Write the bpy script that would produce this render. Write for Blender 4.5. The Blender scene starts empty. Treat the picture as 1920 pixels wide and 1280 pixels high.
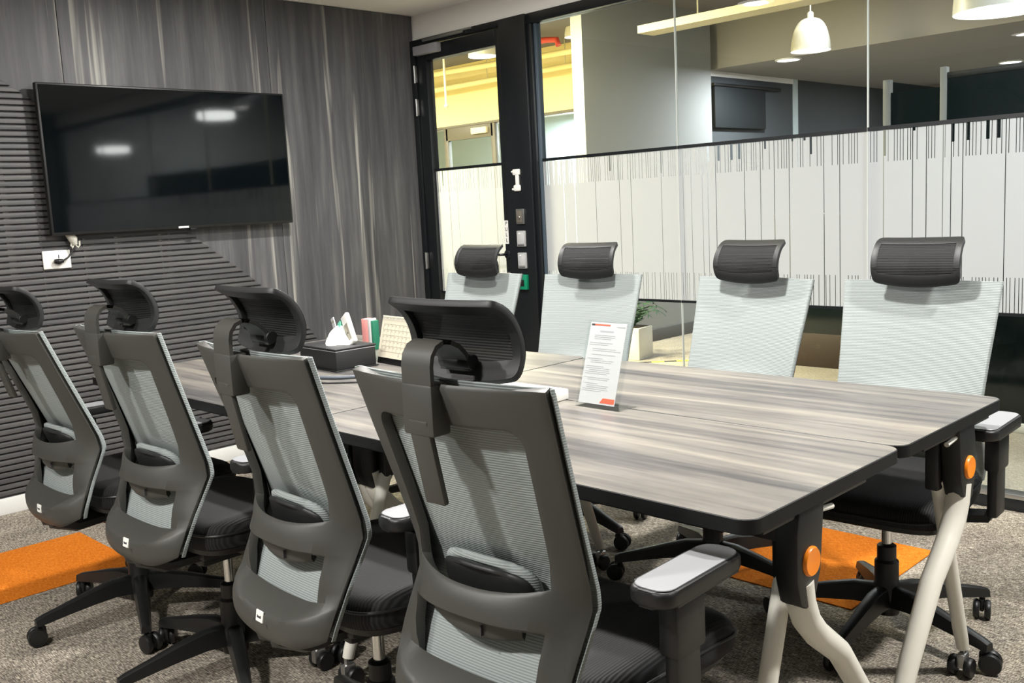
import bpy, bmesh, math, random
from mathutils import Vector, Matrix

random.seed(7)
scene = bpy.context.scene
COL = scene.collection
PI = math.pi

# ------------------------------------------------------------------ camera
cam_d = bpy.data.cameras.new('camera')
cam = bpy.data.objects.new('camera', cam_d)
COL.objects.link(cam)
_r = Vector((0.70690445, 0.70547163, -0.05094982))
_u = Vector((-0.06282814, 0.13437766, 0.98893643))
_w = Vector((-0.70451311, 0.69588248, -0.13931564))
M = Matrix.Identity(4)
for i in range(3):
    M[i][0] = _r[i]; M[i][1] = _u[i]; M[i][2] = -_w[i]
M.translation = Vector((4.8069, -4.02446, 1.30429))
cam.matrix_world = M
cam_d.sensor_width = 36.0
cam_d.sensor_fit = 'HORIZONTAL'
cam_d.lens = 1820.7 * 36.0 / 1920.0
cam_d.clip_start = 0.02
scene.camera = cam

# ------------------------------------------------------------------ world, exposure
world = bpy.data.worlds.new('world'); scene.world = world
world.use_nodes = True
world.node_tree.nodes['Background'].inputs[0].default_value = (0.9, 0.95, 1.0, 1)
world.node_tree.nodes['Background'].inputs[1].default_value = 0.02
vs = scene.view_settings
vs.view_transform = 'Standard'; vs.look = 'None'; vs.exposure = 0.0; vs.gamma = 1.0
vs.use_curve_mapping = False

# recessed lights of the meeting room: x, y, watts
ROOM_LIGHTS = [(3.05, -2.05, 84), (1.45, -1.6, 62), (4.9, -1.5, 80), (3.3, -4.5, 74), (2.0, -4.9, 60)]
# added fill lights for film and corridor walls: x, y, z, watts, colour, label
CORR_FILLS = [(-2.9, 1.6, 3.0, 240, (1.0, 0.91, 0.70), 'added round warm fill light in the yellow corridor, nearer the door'),
               (-5.4, 2.2, 3.0, 240, (1.0, 0.91, 0.70), 'added round warm fill light in the yellow corridor, farther end'),
               (-0.5, 0.9, 3.0, 400, (1.0, 0.90, 0.62), 'added round warm fill light in the corridor just outside the door'),
               (4.3, 0.65, 3.0, 34, (0.93, 0.97, 1.0), 'added round white fill light in the corridor beyond the right panes'),
               (1.3, 3.1, 3.0, 12, (0.98, 0.98, 0.95), 'added round white fill light above the planter beyond the glass'),
               (6.6, 2.4, 3.0, 150, (0.95, 0.98, 1.0), 'added round white fill light at the right end of the corridor'),
               (-3.4, 5.2, 2.45, 230, (0.95, 0.98, 1.0), 'added round cool fill light in the room across the corridor')]

# ------------------------------------------------------------------ materials
def lin(c):
    return tuple((v / 12.92 if v <= 0.04045 else ((v + 0.055) / 1.055) ** 2.4) for v in (x / 255.0 for x in c)) + (1.0,)

def new_mat(name):
    m = bpy.data.materials.new(name); m.use_nodes = True
    return m, m.node_tree, m.node_tree.nodes['Principled BSDF']

def N(nt, typ, **kw):
    n = nt.nodes.new(typ)
    for k, v in kw.items():
        if k in n.inputs: n.inputs[k].default_value = v
        else: setattr(n, k, v)
    return n

def mat(name, col, rough=0.5, metal=0.0, spec=0.5, bump=0.0, bscale=300.0, var=0.0):
    m, nt, b = new_mat(name)
    b.inputs['Base Color'].default_value = lin(col)
    b.inputs['Roughness'].default_value = rough
    b.inputs['Metallic'].default_value = metal
    b.inputs['Specular IOR Level'].default_value = spec
    if bump or var:
        tc = N(nt, 'ShaderNodeTexCoord')
        no = N(nt, 'ShaderNodeTexNoise', Scale=bscale, Detail=2.0)
        nt.links.new(tc.outputs['Object'], no.inputs['Vector'])
        if bump:
            bp = N(nt, 'ShaderNodeBump', Strength=bump, Distance=0.002)
            nt.links.new(no.outputs['Fac'], bp.inputs['Height'])
            nt.links.new(bp.outputs['Normal'], b.inputs['Normal'])
        if var:
            cr = N(nt, 'ShaderNodeValToRGB')
            c = lin(col)
            cr.color_ramp.elements[0].color = tuple(x * (1 - var) for x in c[:3]) + (1,)
            cr.color_ramp.elements[1].color = tuple(min(1, x * (1 + var)) for x in c[:3]) + (1,)
            cr.color_ramp.elements[0].position = .35; cr.color_ramp.elements[1].position = .65
            nt.links.new(no.outputs['Fac'], cr.inputs['Fac'])
            nt.links.new(cr.outputs['Color'], b.inputs['Base Color'])
    return m

def ramp(nt, stops):
    cr = N(nt, 'ShaderNodeValToRGB')
    e = cr.color_ramp.elements
    e[0].position, e[0].color = stops[0][0], lin(stops[0][1])
    e[1].position, e[1].color = stops[-1][0], lin(stops[-1][1])
    for p, c in stops[1:-1]:
        x = e.new(p); x.color = lin(c)
    return cr

def wood_mat(name, scale, stops, rough, spec=0.5, offset=True, streak=None, fine=4.0):
    m, nt, b = new_mat(name)
    tc = N(nt, 'ShaderNodeTexCoord')
    src = tc.outputs['Object']
    if offset:
        oi = N(nt, 'ShaderNodeObjectInfo')
        mu = N(nt, 'ShaderNodeMath', operation='MULTIPLY'); mu.inputs[1].default_value = 17.0
        cx = N(nt, 'ShaderNodeCombineXYZ')
        ad = N(nt, 'ShaderNodeVectorMath', operation='ADD')
        nt.links.new(oi.outputs['Random'], mu.inputs[0])
        for k in range(3): nt.links.new(mu.outputs[0], cx.inputs[k])
        nt.links.new(src, ad.inputs[0]); nt.links.new(cx.outputs[0], ad.inputs[1])
        src = ad.outputs[0]
    mp = N(nt, 'ShaderNodeMapping'); mp.inputs['Scale'].default_value = scale
    nt.links.new(src, mp.inputs['Vector'])
    n1 = N(nt, 'ShaderNodeTexNoise', Scale=1.0, Detail=5.0, Roughness=0.6, Distortion=0.3)
    nt.links.new(mp.outputs[0], n1.inputs['Vector'])
    mp2 = N(nt, 'ShaderNodeMapping'); mp2.inputs['Scale'].default_value = tuple(s * fine for s in scale)
    nt.links.new(src, mp2.inputs['Vector'])
    n2 = N(nt, 'ShaderNodeTexNoise', Scale=1.0, Detail=4.0, Roughness=0.7)
    nt.links.new(mp2.outputs[0], n2.inputs['Vector'])
    mx = N(nt, 'ShaderNodeMix', data_type='FLOAT'); mx.inputs[0].default_value = 0.35
    nt.links.new(n1.outputs['Fac'], mx.inputs[2]); nt.links.new(n2.outputs['Fac'], mx.inputs[3])
    cr = ramp(nt, stops)
    nt.links.new(mx.outputs[0], cr.inputs['Fac'])
    out = cr.outputs['Color']
    if streak:
        mp3 = N(nt, 'ShaderNodeMapping'); mp3.inputs['Scale'].default_value = streak[0]
        nt.links.new(src, mp3.inputs['Vector'])
        n3 = N(nt, 'ShaderNodeTexNoise', Scale=1.0, Detail=3.0, Distortion=0.4)
        nt.links.new(mp3.outputs[0], n3.inputs['Vector'])
        r3 = N(nt, 'ShaderNodeValToRGB')
        r3.color_ramp.elements[0].position = streak[1]; r3.color_ramp.elements[0].color = (0, 0, 0, 1)
        r3.color_ramp.elements[1].position = streak[2]; r3.color_ramp.elements[1].color = (1, 1, 1, 1)
        nt.links.new(n3.outputs['Fac'], r3.inputs['Fac'])
        mm = N(nt, 'ShaderNodeMath', operation='MULTIPLY'); mm.inputs[1].default_value = streak[4]
        nt.links.new(r3.outputs['Color'], mm.inputs[0])
        mc = N(nt, 'ShaderNodeMix', data_type='RGBA')
        nt.links.new(mm.outputs[0], mc.inputs[0]); nt.links.new(out, mc.inputs[6])
        mc.inputs[7].default_value = lin(streak[3])
        out = mc.outputs[2]
    nt.links.new(out, b.inputs['Base Color'])
    bp = N(nt, 'ShaderNodeBump', Strength=0.08, Distance=0.001)
    nt.links.new(n2.outputs['Fac'], bp.inputs['Height']); nt.links.new(bp.outputs['Normal'], b.inputs['Normal'])
    b.inputs['Roughness'].default_value = rough
    b.inputs['Specular IOR Level'].default_value = spec
    return m

def mesh_fabric(name, c0, c1, axis, period, rough=0.75, alpha=0.0, bump=0.5):
    """knitted mesh: fine ribs across the object axis, optionally see-through between the threads"""
    m, nt, b = new_mat(name)
    tc = N(nt, 'ShaderNodeTexCoord')
    sx = N(nt, 'ShaderNodeSeparateXYZ'); nt.links.new(tc.outputs['Object'], sx.inputs[0])
    mu = N(nt, 'ShaderNodeMath', operation='MULTIPLY'); mu.inputs[1].default_value = 2 * PI / period
    nt.links.new(sx.outputs[axis], mu.inputs[0])
    si = N(nt, 'ShaderNodeMath', operation='SINE'); nt.links.new(mu.outputs[0], si.inputs[0])
    ma = N(nt, 'ShaderNodeMapRange'); ma.inputs[1].default_value = -1; ma.inputs[2].default_value = 1
    nt.links.new(si.outputs[0], ma.inputs[0])
    cr = ramp(nt, [(0.0, c0), (1.0, c1)])
    nt.links.new(ma.outputs[0], cr.inputs['Fac']); nt.links.new(cr.outputs['Color'], b.inputs['Base Color'])
    bp = N(nt, 'ShaderNodeBump', Strength=bump, Distance=period * 0.3)
    nt.links.new(ma.outputs[0], bp.inputs['Height']); nt.links.new(bp.outputs['Normal'], b.inputs['Normal'])
    b.inputs['Roughness'].default_value = rough
    b.inputs['Specular IOR Level'].default_value = 0.3
    if alpha:
        b.inputs['Alpha'].default_value = 1 - alpha
    return m

def glass_mat(name, tint=(240, 246, 244), refl=1.0):
    m = bpy.data.materials.new(name); m.use_nodes = True
    nt = m.node_tree; nt.nodes.clear()
    out = N(nt, 'ShaderNodeOutputMaterial')
    tr = N(nt, 'ShaderNodeBsdfTransparent'); tr.inputs[0].default_value = lin(tint)
    gl = N(nt, 'ShaderNodeBsdfGlossy'); gl.inputs['Roughness'].default_value = 0.0
    fr = N(nt, 'ShaderNodeFresnel'); fr.inputs['IOR'].default_value = 1.3
    mu = N(nt, 'ShaderNodeMath', operation='MULTIPLY'); mu.inputs[1].default_value = refl
    mx = N(nt, 'ShaderNodeMixShader')
    ge = N(nt, 'ShaderNodeNewGeometry')
    iv = N(nt, 'ShaderNodeMath', operation='SUBTRACT'); iv.inputs[0].default_value = 1.0
    m2 = N(nt, 'ShaderNodeMath', operation='MULTIPLY')      # only the outer faces reflect: no total internal reflection inside the thin sheet
    nt.links.new(ge.outputs['Backfacing'], iv.inputs[1])
    nt.links.new(fr.outputs[0], mu.inputs[0]); nt.links.new(mu.outputs[0], m2.inputs[0]); nt.links.new(iv.outputs[0], m2.inputs[1])
    nt.links.new(m2.outputs[0], mx.inputs[0])
    nt.links.new(tr.outputs[0], mx.inputs[1]); nt.links.new(gl.outputs[0], mx.inputs[2])
    nt.links.new(mx.outputs[0], out.inputs[0])
    return m

def film_mat(name, col=(238, 240, 240)):
    m = bpy.data.materials.new(name); m.use_nodes = True
    nt = m.node_tree; nt.nodes.clear()
    out = N(nt, 'ShaderNodeOutputMaterial')
    d = N(nt, 'ShaderNodeBsdfDiffuse'); d.inputs[0].default_value = lin(col)
    t = N(nt, 'ShaderNodeBsdfTranslucent'); t.inputs[0].default_value = lin(col)
    mx = N(nt, 'ShaderNodeMixShader'); mx.inputs[0].default_value = 0.45
    nt.links.new(d.outputs[0], mx.inputs[1]); nt.links.new(t.outputs[0], mx.inputs[2])
    nt.links.new(mx.outputs[0], out.inputs[0])
    return m

def emit(name, col, s):
    m = bpy.data.materials.new(name); m.use_nodes = True
    nt = m.node_tree; nt.nodes.clear()
    out = N(nt, 'ShaderNodeOutputMaterial'); e = N(nt, 'ShaderNodeEmission')
    e.inputs[0].default_value = lin(col); e.inputs[1].default_value = s
    nt.links.new(e.outputs[0], out.inputs[0])
    return m

def carpet_mat(name, stops, warp=(900, 14), weft=(14, 600), rough=0.95):
    m, nt, b = new_mat(name)
    tc = N(nt, 'ShaderNodeTexCoord')
    def nz(sc, det=2.0):
        mp = N(nt, 'ShaderNodeMapping'); mp.inputs['Scale'].default_value = sc
        nt.links.new(tc.outputs['Object'], mp.inputs['Vector'])
        n = N(nt, 'ShaderNodeTexNoise', Scale=1.0, Detail=det, Roughness=0.6)
        nt.links.new(mp.outputs[0], n.inputs['Vector'])
        return n.outputs['Fac']
    a = nz((320, 60, 1), 1.0); c = nz((42, 330, 1), 1.0); g = nz((3.2, 2.6, 1))
    mx = N(nt, 'ShaderNodeMix', data_type='FLOAT'); mx.inputs[0].default_value = 0.58
    nt.links.new(a, mx.inputs[2]); nt.links.new(c, mx.inputs[3])
    m2 = N(nt, 'ShaderNodeMix', data_type='FLOAT'); m2.inputs[0].default_value = 0.15
    nt.links.new(mx.outputs[0], m2.inputs[2]); nt.links.new(g, m2.inputs[3])
    cr = ramp(nt, stops)
    nt.links.new(m2.outputs[0], cr.inputs['Fac']); nt.links.new(cr.outputs['Color'], b.inputs['Base Color'])
    bp = N(nt, 'ShaderNodeBump', Strength=0.6, Distance=0.004)
    nt.links.new(mx.outputs[0], bp.inputs['Height']); nt.links.new(bp.outputs['Normal'], b.inputs['Normal'])
    b.inputs['Roughness'].default_value = rough
    b.inputs['Specular IOR Level'].default_value = 0.1
    return m

WOODWALL = wood_mat('dark_wood_laminate', (6, 9, 0.55), [(0.28, (52, 53, 56)), (0.5, (82, 82, 84)), (0.72, (114, 113, 111))], 0.5, 0.4,
                    streak=((3, 18, 0.5), 0.61, 0.70, (172, 170, 162), 0.85))
SLATM = wood_mat('charcoal_slat', (4, 1.2, 30), [(0.3, (58, 58, 60)), (0.7, (98, 97, 95))], 0.5, 0.35)
TOPM = wood_mat('grey_oak_laminate', (0.8, 11, 1), [(0.30, (54, 53, 54)), (0.43, (82, 80, 79)), (0.56, (112, 108, 102)), (0.74, (150, 143, 130))], 0.36, 0.5)
FLOORM = carpet_mat('woven_grey_carpet', [(0.37, (62, 58, 54)), (0.5, (132, 124, 113)), (0.63, (206, 197, 180))])
ORANGEM = carpet_mat('orange_carpet', [(0.36, (172, 90, 18)), (0.5, (202, 112, 30)), (0.64, (222, 136, 52))])
CORRFLOOR = carpet_mat('corridor_carpet', [(0.36, (118, 112, 104)), (0.5, (150, 144, 134)), (0.64, (180, 174, 162))])
CEILM = mat('ceiling_paint', (246, 244, 240), 0.9, spec=0.2)
WALLW = mat('white_wall_paint', (214, 214, 210), 0.9, spec=0.2, bump=0.05, bscale=120)
GREYW = mat('grey_wall_paint', (146, 148, 146), 0.9, spec=0.2, bump=0.05, bscale=120)
YELLOWM = mat('cream_yellow_paint', (241, 227, 168), 0.9, spec=0.2, bump=0.05, bscale=60)
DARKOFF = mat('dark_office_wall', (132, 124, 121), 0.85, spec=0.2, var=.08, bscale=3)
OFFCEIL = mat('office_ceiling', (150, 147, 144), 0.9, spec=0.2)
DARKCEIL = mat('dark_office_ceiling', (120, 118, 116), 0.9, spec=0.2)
SKIRTW = mat('white_skirting', (226, 226, 222), 0.45)
SKIRTG = mat('grey_skirting', (92, 92, 92), 0.5)
BLACKAL = mat('black_aluminium', (20, 23, 26), 0.35, spec=0.5, bump=0.02, bscale=700)
BLACKP = mat('black_plastic', (19, 20, 20), 0.42, bump=0.08, bscale=900)
GREYP = mat('charcoal_plastic', (62, 62, 58), 0.48, bump=0.1, bscale=1500)
DARKP = mat('dark_charcoal_plastic', (29, 30, 30), 0.5, bump=0.1, bscale=1500)
SEATM = mesh_fabric('black_seat_weave', (16, 16, 17), (38, 38, 39), 0, 0.006, 0.7, bump=0.3)
MESHG = mesh_fabric('grey_green_mesh', (128, 135, 134), (150, 157, 155), 2, 0.0046, 0.7, bump=0.4)
MESHB = mesh_fabric('black_headrest_mesh', (11, 12, 13), (25, 25, 26), 2, 0.0048, 0.65, alpha=0.012)
CHROME = mat('chrome', (215, 215, 212), 0.16, metal=1.0)
STEEL = mat('brushed_steel', (176, 176, 174), 0.35, metal=0.9)
WHITEMET = mat('cream_white_powder_coat', (226, 223, 211), 0.34, bump=0.03, bscale=900)
WHITEP = mat('white_plastic', (236, 235, 229), 0.4)
ORANGEP = mat('orange_plastic', (248, 138, 12), 0.38)
PADM = mat('grey_arm_pad', (140, 141, 144), 0.3, bump=0.06, bscale=1500)
GLASS = glass_mat('clear_glass', (243, 246, 246), 1.0)
ACRYL = glass_mat('clear_acrylic', (252, 253, 253), 0.8)
DARKGLASS = mat('dark_tinted_glass', (17, 26, 27), 0.08, spec=0.5)
OFFGLASS = mat('pale_office_glass', (176, 190, 190), 0.15)
FILM = film_mat('frosted_film', (198, 201, 203))
EDGEGLASS = mat('white_glass_joint', (206, 208, 202), 0.3)
SCREENM = mat('screen_glass', (6, 10, 12), 0.05, spec=0.4)
LEATHER = mat('black_leatherette', (26, 27, 29), 0.5, bump=0.25, bscale=900)
PAPER = mat('white_paper', (192, 192, 192), 0.75)
CREAMPAPER = mat('cream_paper', (220, 213, 192), 0.75)
INKG = mat('grey_print', (166, 166, 168), 0.8)
INKD = mat('dark_print', (60, 60, 62), 0.8)
INKR = mat('red_orange_print', (238, 96, 70), 0.8)
INKP = mat('pale_print', (160, 154, 140), 0.8)
TISSUE = mat('tissue_paper', (246, 246, 243), 0.9)
PINK = mat('pink_card', (226, 150, 146), 0.6, var=.12, bscale=260)
GREENC = mat('green_card', (28, 112, 84), 0.55)
MINT = mat('mint_card', (116, 206, 176), 0.55)
GREENP = mat('green_call_point', (10, 128, 92), 0.4)
CABLEM = mat('grey_blue_cable', (72, 80, 90), 0.5)
CABLEB = mat('black_cable', (18, 18, 18), 0.5)
SLEEVE = mat('pale_cable_sleeve', (196, 194, 182), 0.7, bump=0.2, bscale=400)
FERN = mat('fern_green', (30, 66, 44), 0.6, var=.2, bscale=40)
SOIL = mat('dark_soil', (44, 38, 32), 0.95, bump=0.5, bscale=80)
POTM = mat('white_planter', (224, 224, 220), 0.4)
TAPEY = mat('yellow_tape', (214, 206, 52), 0.6)
TAPEB = mat('black_tape', (40, 40, 38), 0.6)
TRAYM = mat('cream_cable_tray', (206, 200, 172), 0.6)
REDPIPE = mat('red_pipe', (196, 72, 58), 0.5)
LAMPW = mat('white_lamp_enamel', (226, 226, 218), 0.4)
GLOW = emit('lamp_glow', (255, 252, 244), 14.0)
GLOWS = emit('pendant_glow', (255, 254, 250), 7.0)
BRASSY = mat('pale_door_panel', (186, 184, 164), 0.6)
BROWND = mat('dark_brown_panel', (52, 40, 34), 0.6)
EXITW = mat('pale_door_closer', (232, 226, 196), 0.5)
BRONZE = mat('bronze_door_frame', (104, 100, 88), 0.5)

# ------------------------------------------------------------------ geometry helpers
class B:
    """collects shapes into one mesh"""
    def __init__(self):
        self.bm = bmesh.new()

    def _merge(self, t, M=None):
        if M is not None: bmesh.ops.transform(t, matrix=M, verts=t.verts)
        me = bpy.data.meshes.new('tmp'); t.to_mesh(me); t.free()
        self.bm.from_mesh(me); bpy.data.meshes.remove(me)
        return self

    def box(self, x0, x1, y0, y1, z0, z1, bev=0.0, seg=2, M=None):
        t = bmesh.new()
        v = [t.verts.new((x, y, z)) for x in (x0, x1) for y in (y0, y1) for z in (z0, z1)]
        for f in ((0, 1, 3, 2), (4, 6, 7, 5), (0, 4, 5, 1), (2, 3, 7, 6), (0, 2, 6, 4), (1, 5, 7, 3)):
            t.faces.new([v[i] for i in f])
        if bev:
            bmesh.ops.bevel(t, geom=list(t.edges), offset=bev, segments=seg, profile=0.5, affect='EDGES')
        return self._merge(t, M)

    def sweep(self, pts, prof, cap=True, up=(0, 0, 1), scale=None):
        """sweep a closed 2-D profile [(a,b)] along pts (a: sideways, b: towards 'up')"""
        pts = [Vector(p) for p in pts]; n = len(pts); rings = []
        up = Vector(up)
        t = self.bm
        for i, p in enumerate(pts):
            d = (pts[min(i + 1, n - 1)] - pts[max(i - 1, 0)]).normalized()
            s = d.cross(up)
            if s.length < 1e-4: s = d.cross(Vector((1, 0.01, 0)))
            s.normalize(); w = s.cross(d).normalized()
            k = 1 if scale is None else scale[i]
            rings.append([t.verts.new(p + s * a * k + w * b * k) for a, b in prof])
        m = len(prof)
        for i in range(n - 1):
            for j in range(m):
                t.faces.new((rings[i][j], rings[i][(j + 1) % m], rings[i + 1][(j + 1) % m], rings[i + 1][j]))
        if cap:
            t.faces.new(list(reversed(rings[0]))); t.faces.new(rings[-1])
        return self

    def tube(self, pts, r, n=10, cap=True, up=(0.02, 0.03, 1)):
        prof = [(math.cos(2 * PI * k / n), math.sin(2 * PI * k / n)) for k in range(n)]
        sc = r if isinstance(r, (list, tuple)) else [r] * len(pts)
        return self.sweep(pts, prof, cap, up, sc)

    def lathe(self, prof, n=24, M=None, cap=True):
        t = bmesh.new(); rings = []
        for r, z in prof:
            rings.append([t.verts.new((r * math.cos(2 * PI * k / n), r * math.sin(2 * PI * k / n), z)) for k in range(n)])
        for i in range(len(prof) - 1):
            for k in range(n):
                t.faces.new((rings[i][k], rings[i][(k + 1) % n], rings[i + 1][(k + 1) % n], rings[i + 1][k]))
        if cap:
            t.faces.new(list(reversed(rings[0]))); t.faces.new(rings[-1])
        return self._merge(t, M)

    def prism(self, poly, z0, z1, M=None, bev=0.0, seg=2):
        t = bmesh.new()
        a = [t.verts.new((x, y, z0)) for x, y in poly]; b = [t.verts.new((x, y, z1)) for x, y in poly]
        n = len(poly)
        t.faces.new(list(reversed(a))); t.faces.new(b)
        for i in range(n): t.faces.new((a[i], a[(i + 1) % n], b[(i + 1) % n], b[i]))
        if bev:
            ed = [e for e in t.edges if (e.verts[0].co.z == e.verts[1].co.z)]
            bmesh.ops.bevel(t, geom=ed, offset=bev, segments=seg, profile=0.5, affect='EDGES')
        return self._merge(t, M)

    def quads(self, qs):
        for q in qs:
            self.bm.faces.new([self.bm.verts.new(p) for p in q])
        return self

    def grid(self, P, keep=None):
        """P: rows of points; keep(i,j) drops faces"""
        vs_ = [[self.bm.verts.new(p) for p in row] for row in P]
        for i in range(len(P) - 1):
            for j in range(len(P[0]) - 1):
                if keep is None or keep(i, j):
                    self.bm.faces.new((vs_[i][j], vs_[i][j + 1], vs_[i + 1][j + 1], vs_[i + 1][j]))
        lone = [v for v in self.bm.verts if not v.link_faces]
        bmesh.ops.delete(self.bm, geom=lone, context='VERTS')
        return self

    def mesh(self, name, m, smooth=40):
        bmesh.ops.recalc_face_normals(self.bm, faces=self.bm.faces)
        me = bpy.data.meshes.new(name); self.bm.to_mesh(me); self.bm.free()
        me.materials.append(m)
        if smooth:
            for p in me.polygons: p.use_smooth = True
            me.set_sharp_from_angle(angle=math.radians(smooth))
        return me

    def out(self, name, m, parent=None, loc=(0, 0, 0), rot=(0, 0, 0), smooth=40):
        return link(name, self.mesh(name, m, smooth), parent, loc, rot)

def link(name, me, parent=None, loc=(0, 0, 0), rot=(0, 0, 0)):
    o = bpy.data.objects.new(name, me); COL.objects.link(o)
    o.parent = parent; o.location = loc; o.rotation_euler = rot
    return o

def bake(o):
    """apply an object's modifiers into its mesh"""
    dg = bpy.context.evaluated_depsgraph_get()
    me = bpy.data.meshes.new_from_object(o.evaluated_get(dg))
    old = o.data; o.modifiers.clear(); o.data = me; me.name = old.name
    bpy.data.meshes.remove(old)
    return o

def tag(o, label, cat, group=None):
    o['label'] = label; o['category'] = cat
    if group: o['group'] = group
    return o

def struct(o, label=None):
    o['kind'] = 'structure'
    if label: o['label'] = label
    return o

def empty(name, loc=(0, 0, 0), rz=0.0):
    return link(name, None, None, loc, (0, 0, rz))

def copy_tree(o, parent=None):
    c = o.copy(); COL.objects.link(c); c.parent = parent
    for ch in o.children: copy_tree(ch, c)
    return c

def lerp(a, b, t): return a + (b - a) * t
def interp(xs, ys, x):
    if x <= xs[0]: return ys[0]
    for i in range(len(xs) - 1):
        if x <= xs[i + 1]:
            return lerp(ys[i], ys[i + 1], (x - xs[i]) / (xs[i + 1] - xs[i]))
    return ys[-1]
def rrect(x0, x1, y0, y1, r, n=6):
    p = []
    for cx, cy, a0 in ((x1 - r, y1 - r, 0), (x0 + r, y1 - r, PI / 2), (x0 + r, y0 + r, PI), (x1 - r, y0 + r, 1.5 * PI)):
        for k in range(n + 1):
            a = a0 + PI / 2 * k / n; p.append((cx + r * math.cos(a), cy + r * math.sin(a)))
    return p
def text_mesh(s, size, m, ext=0.0004):
    c = bpy.data.curves.new('lettering', 'FONT'); c.body = s; c.size = size; c.extrude = ext
    c.align_x = 'CENTER'; c.align_y = 'CENTER'
    o = bpy.data.objects.new('lettering', c); COL.objects.link(o)
    dg = bpy.context.evaluated_depsgraph_get(); dg.update()
    me = bpy.data.meshes.new_from_object(o.evaluated_get(dg))
    bpy.data.objects.remove(o); bpy.data.curves.remove(c)
    me.materials.clear(); me.materials.append(m)
    return me

# ------------------------------------------------------------------ room shell
CZ = 2.49          # ceiling
RX, BY = 6.1, -5.6  # right wall, back wall
struct(B().box(-0.12, RX + .1, BY - .1, 0.0, -0.1, 0.0).out('floor', FLOORM, smooth=0))
floor_o = bpy.data.objects['floor']
for x0, y0 in ((0.588, -3.175), (2.889, -1.285)):
    t = B().box(0, .586, 0, .64, 0, .004, .0015, 1).out('carpet_tile', ORANGEM, floor_o, (x0, y0, 0.0))
    t['label'] = 'bright orange carpet tile'
struct(B().box(-0.12, RX + .1, BY - .1, 0.1, CZ, CZ + .1).out('ceiling', CEILM, smooth=0))
wall = struct(B().box(-0.12, -0.014, BY, 0.0, 0.0, CZ).out('wall_left', mat('wall_core', (30, 30, 31), 0.8), smooth=0))
ys = [BY, -4.39, -3.275, -2.16, -1.045, -0.012]
for i in range(len(ys) - 1):
    B().box(-0.013, 0.0, 0.0015, ys[i + 1] - ys[i] - .0015, 0.0, CZ - .003, .0008, 1).out('panel', WOODWALL, wall, (0, ys[i], 0))
# horizontal slats with a diagonal upper boundary
zs_ = [0.08, 0.568, 0.741, 0.981, 1.188, 1.902, 1.98]
ye_ = [-0.40, -0.857, -0.986, -1.265, -1.535, -2.325, -2.443]
z = 0.088; pitch = 0.0283
while z < 2.36:
    ye = interp(zs_, ye_, z) if z <= 1.98 else -2.443 - (z - 1.98) * 1.1
    L_ = ye + 4.3
    if L_ > .1:
        h = .0208
        d = .035
        poly = [(0, 0), (L_, 0), (L_ - d, h), (0, h)]
        t = B().prism(poly, 0.0, 0.016, Matrix(((0, 0, 1, 0), (1, 0, 0, 0), (0, 1, 0, 0), (0, 0, 0, 1))), .003, 2)
        t.out('slat', SLATM, wall, (0.0005, -4.3, z))
    z += pitch
struct(B().box(0.0, 0.021, BY, -0.012, 0.0, 0.076, .003).out('baseboard_left', SKIRTW))
struct(B().box(RX, RX + .1, BY, 0.0, 0, CZ).out('wall_right', WOODWALL, smooth=0))
struct(B().box(0, RX, BY - .1, BY, 0, CZ).out('wall_back', WOODWALL, smooth=0))
# bulkhead over the glazing and its shadow-gap moulding
struct(B().box(-0.12, RX + .1, 0.0, 0.1, 2.335, CZ).box(0, RX, -0.012, 0.0, 2.335, 2.353, .002, 1).out('wall_front', CEILM, smooth=0))

# ------------------------------------------------------------------ glazing
GX = [1.052, 1.9595, 2.9275, 3.96, 5.0, RX - .06]
struct(B().box(1.0, RX, -0.03, 0.045, 2.28, 2.335, .003).out('trim_1', BLACKAL), 'black aluminium head rail of the glass partition')
struct(B().box(1.0, RX, -0.03, 0.045, 0.0, 0.05, .003).out('trim_2', BLACKAL), 'black aluminium floor rail of the glass partition')
o = B().box(1.0, RX, -0.032, 0.04, 0.05, 0.068, .002).out('trim_3', STEEL); struct(o, 'bright steel bead above the floor rail')
struct(B().box(RX - .06, RX, -0.03, 0.045, 0.0, 2.335, .003).out('trim_4', BLACKAL), 'black end post of the glass partition by the right wall')
# wide post between door and glass
post = struct(B().box(0.795, 1.0, -0.045, 0.05, 0.0, 2.335, .004).out('trim_5', BLACKAL), 'wide black post carrying the switches')
B().box(1.0005, 1.034, -0.03, 0.045, 0.05, 2.28, .006).out('glazing_frame', BLACKAL, post)
B().box(1.034, 1.052, -0.012, 0.03, 0.05, 2.28, .003).out('glazing_bead', mat('grey_blue_bead', (70, 82, 92), .35), post)

LONG = [1.199, 1.28, 1.426, 1.588, 1.664, 1.855, 1.987, 2.034, 2.098, 2.13, 2.175, 2.332, 2.416, 2.487, 2.562, 2.729, 2.803, 2.997,
        3.119, 3.175, 3.241, 3.273, 3.318, 3.477]
x = 3.6
while x < 6.0:
    LONG.append(x); x += random.choice((.06, .09, .15, .22))
BARS = [(2.131, 2.141, 1.46), (2.188, 2.199, 1.46), (2.26, 2.271, 1.459), (2.3, 2.312, 1.461), (2.437, 2.447, 1.497), (2.575, 2.585, 1.52),
        (2.633, 2.644, 1.519), (2.663, 2.674, 1.457), (2.997, 3.007, 1.426), (3.119, 3.13, 1.519), (3.275, 3.285, 1.462), (3.332, 3.344, 1.464),
        (3.404, 3.417, 1.462), (3.445, 3.457, 1.463), (1.125, 1.135, 1.454), (1.164, 1.175, 1.456), (1.523, 1.534, 1.452), (1.854, 1.861, 1.421)]
ZF0, ZF1, ZSB, ZST = 0.787, 1.532, 0.925, 1.403
GAPL, GAPS = 0.0033, 0.0027

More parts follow.
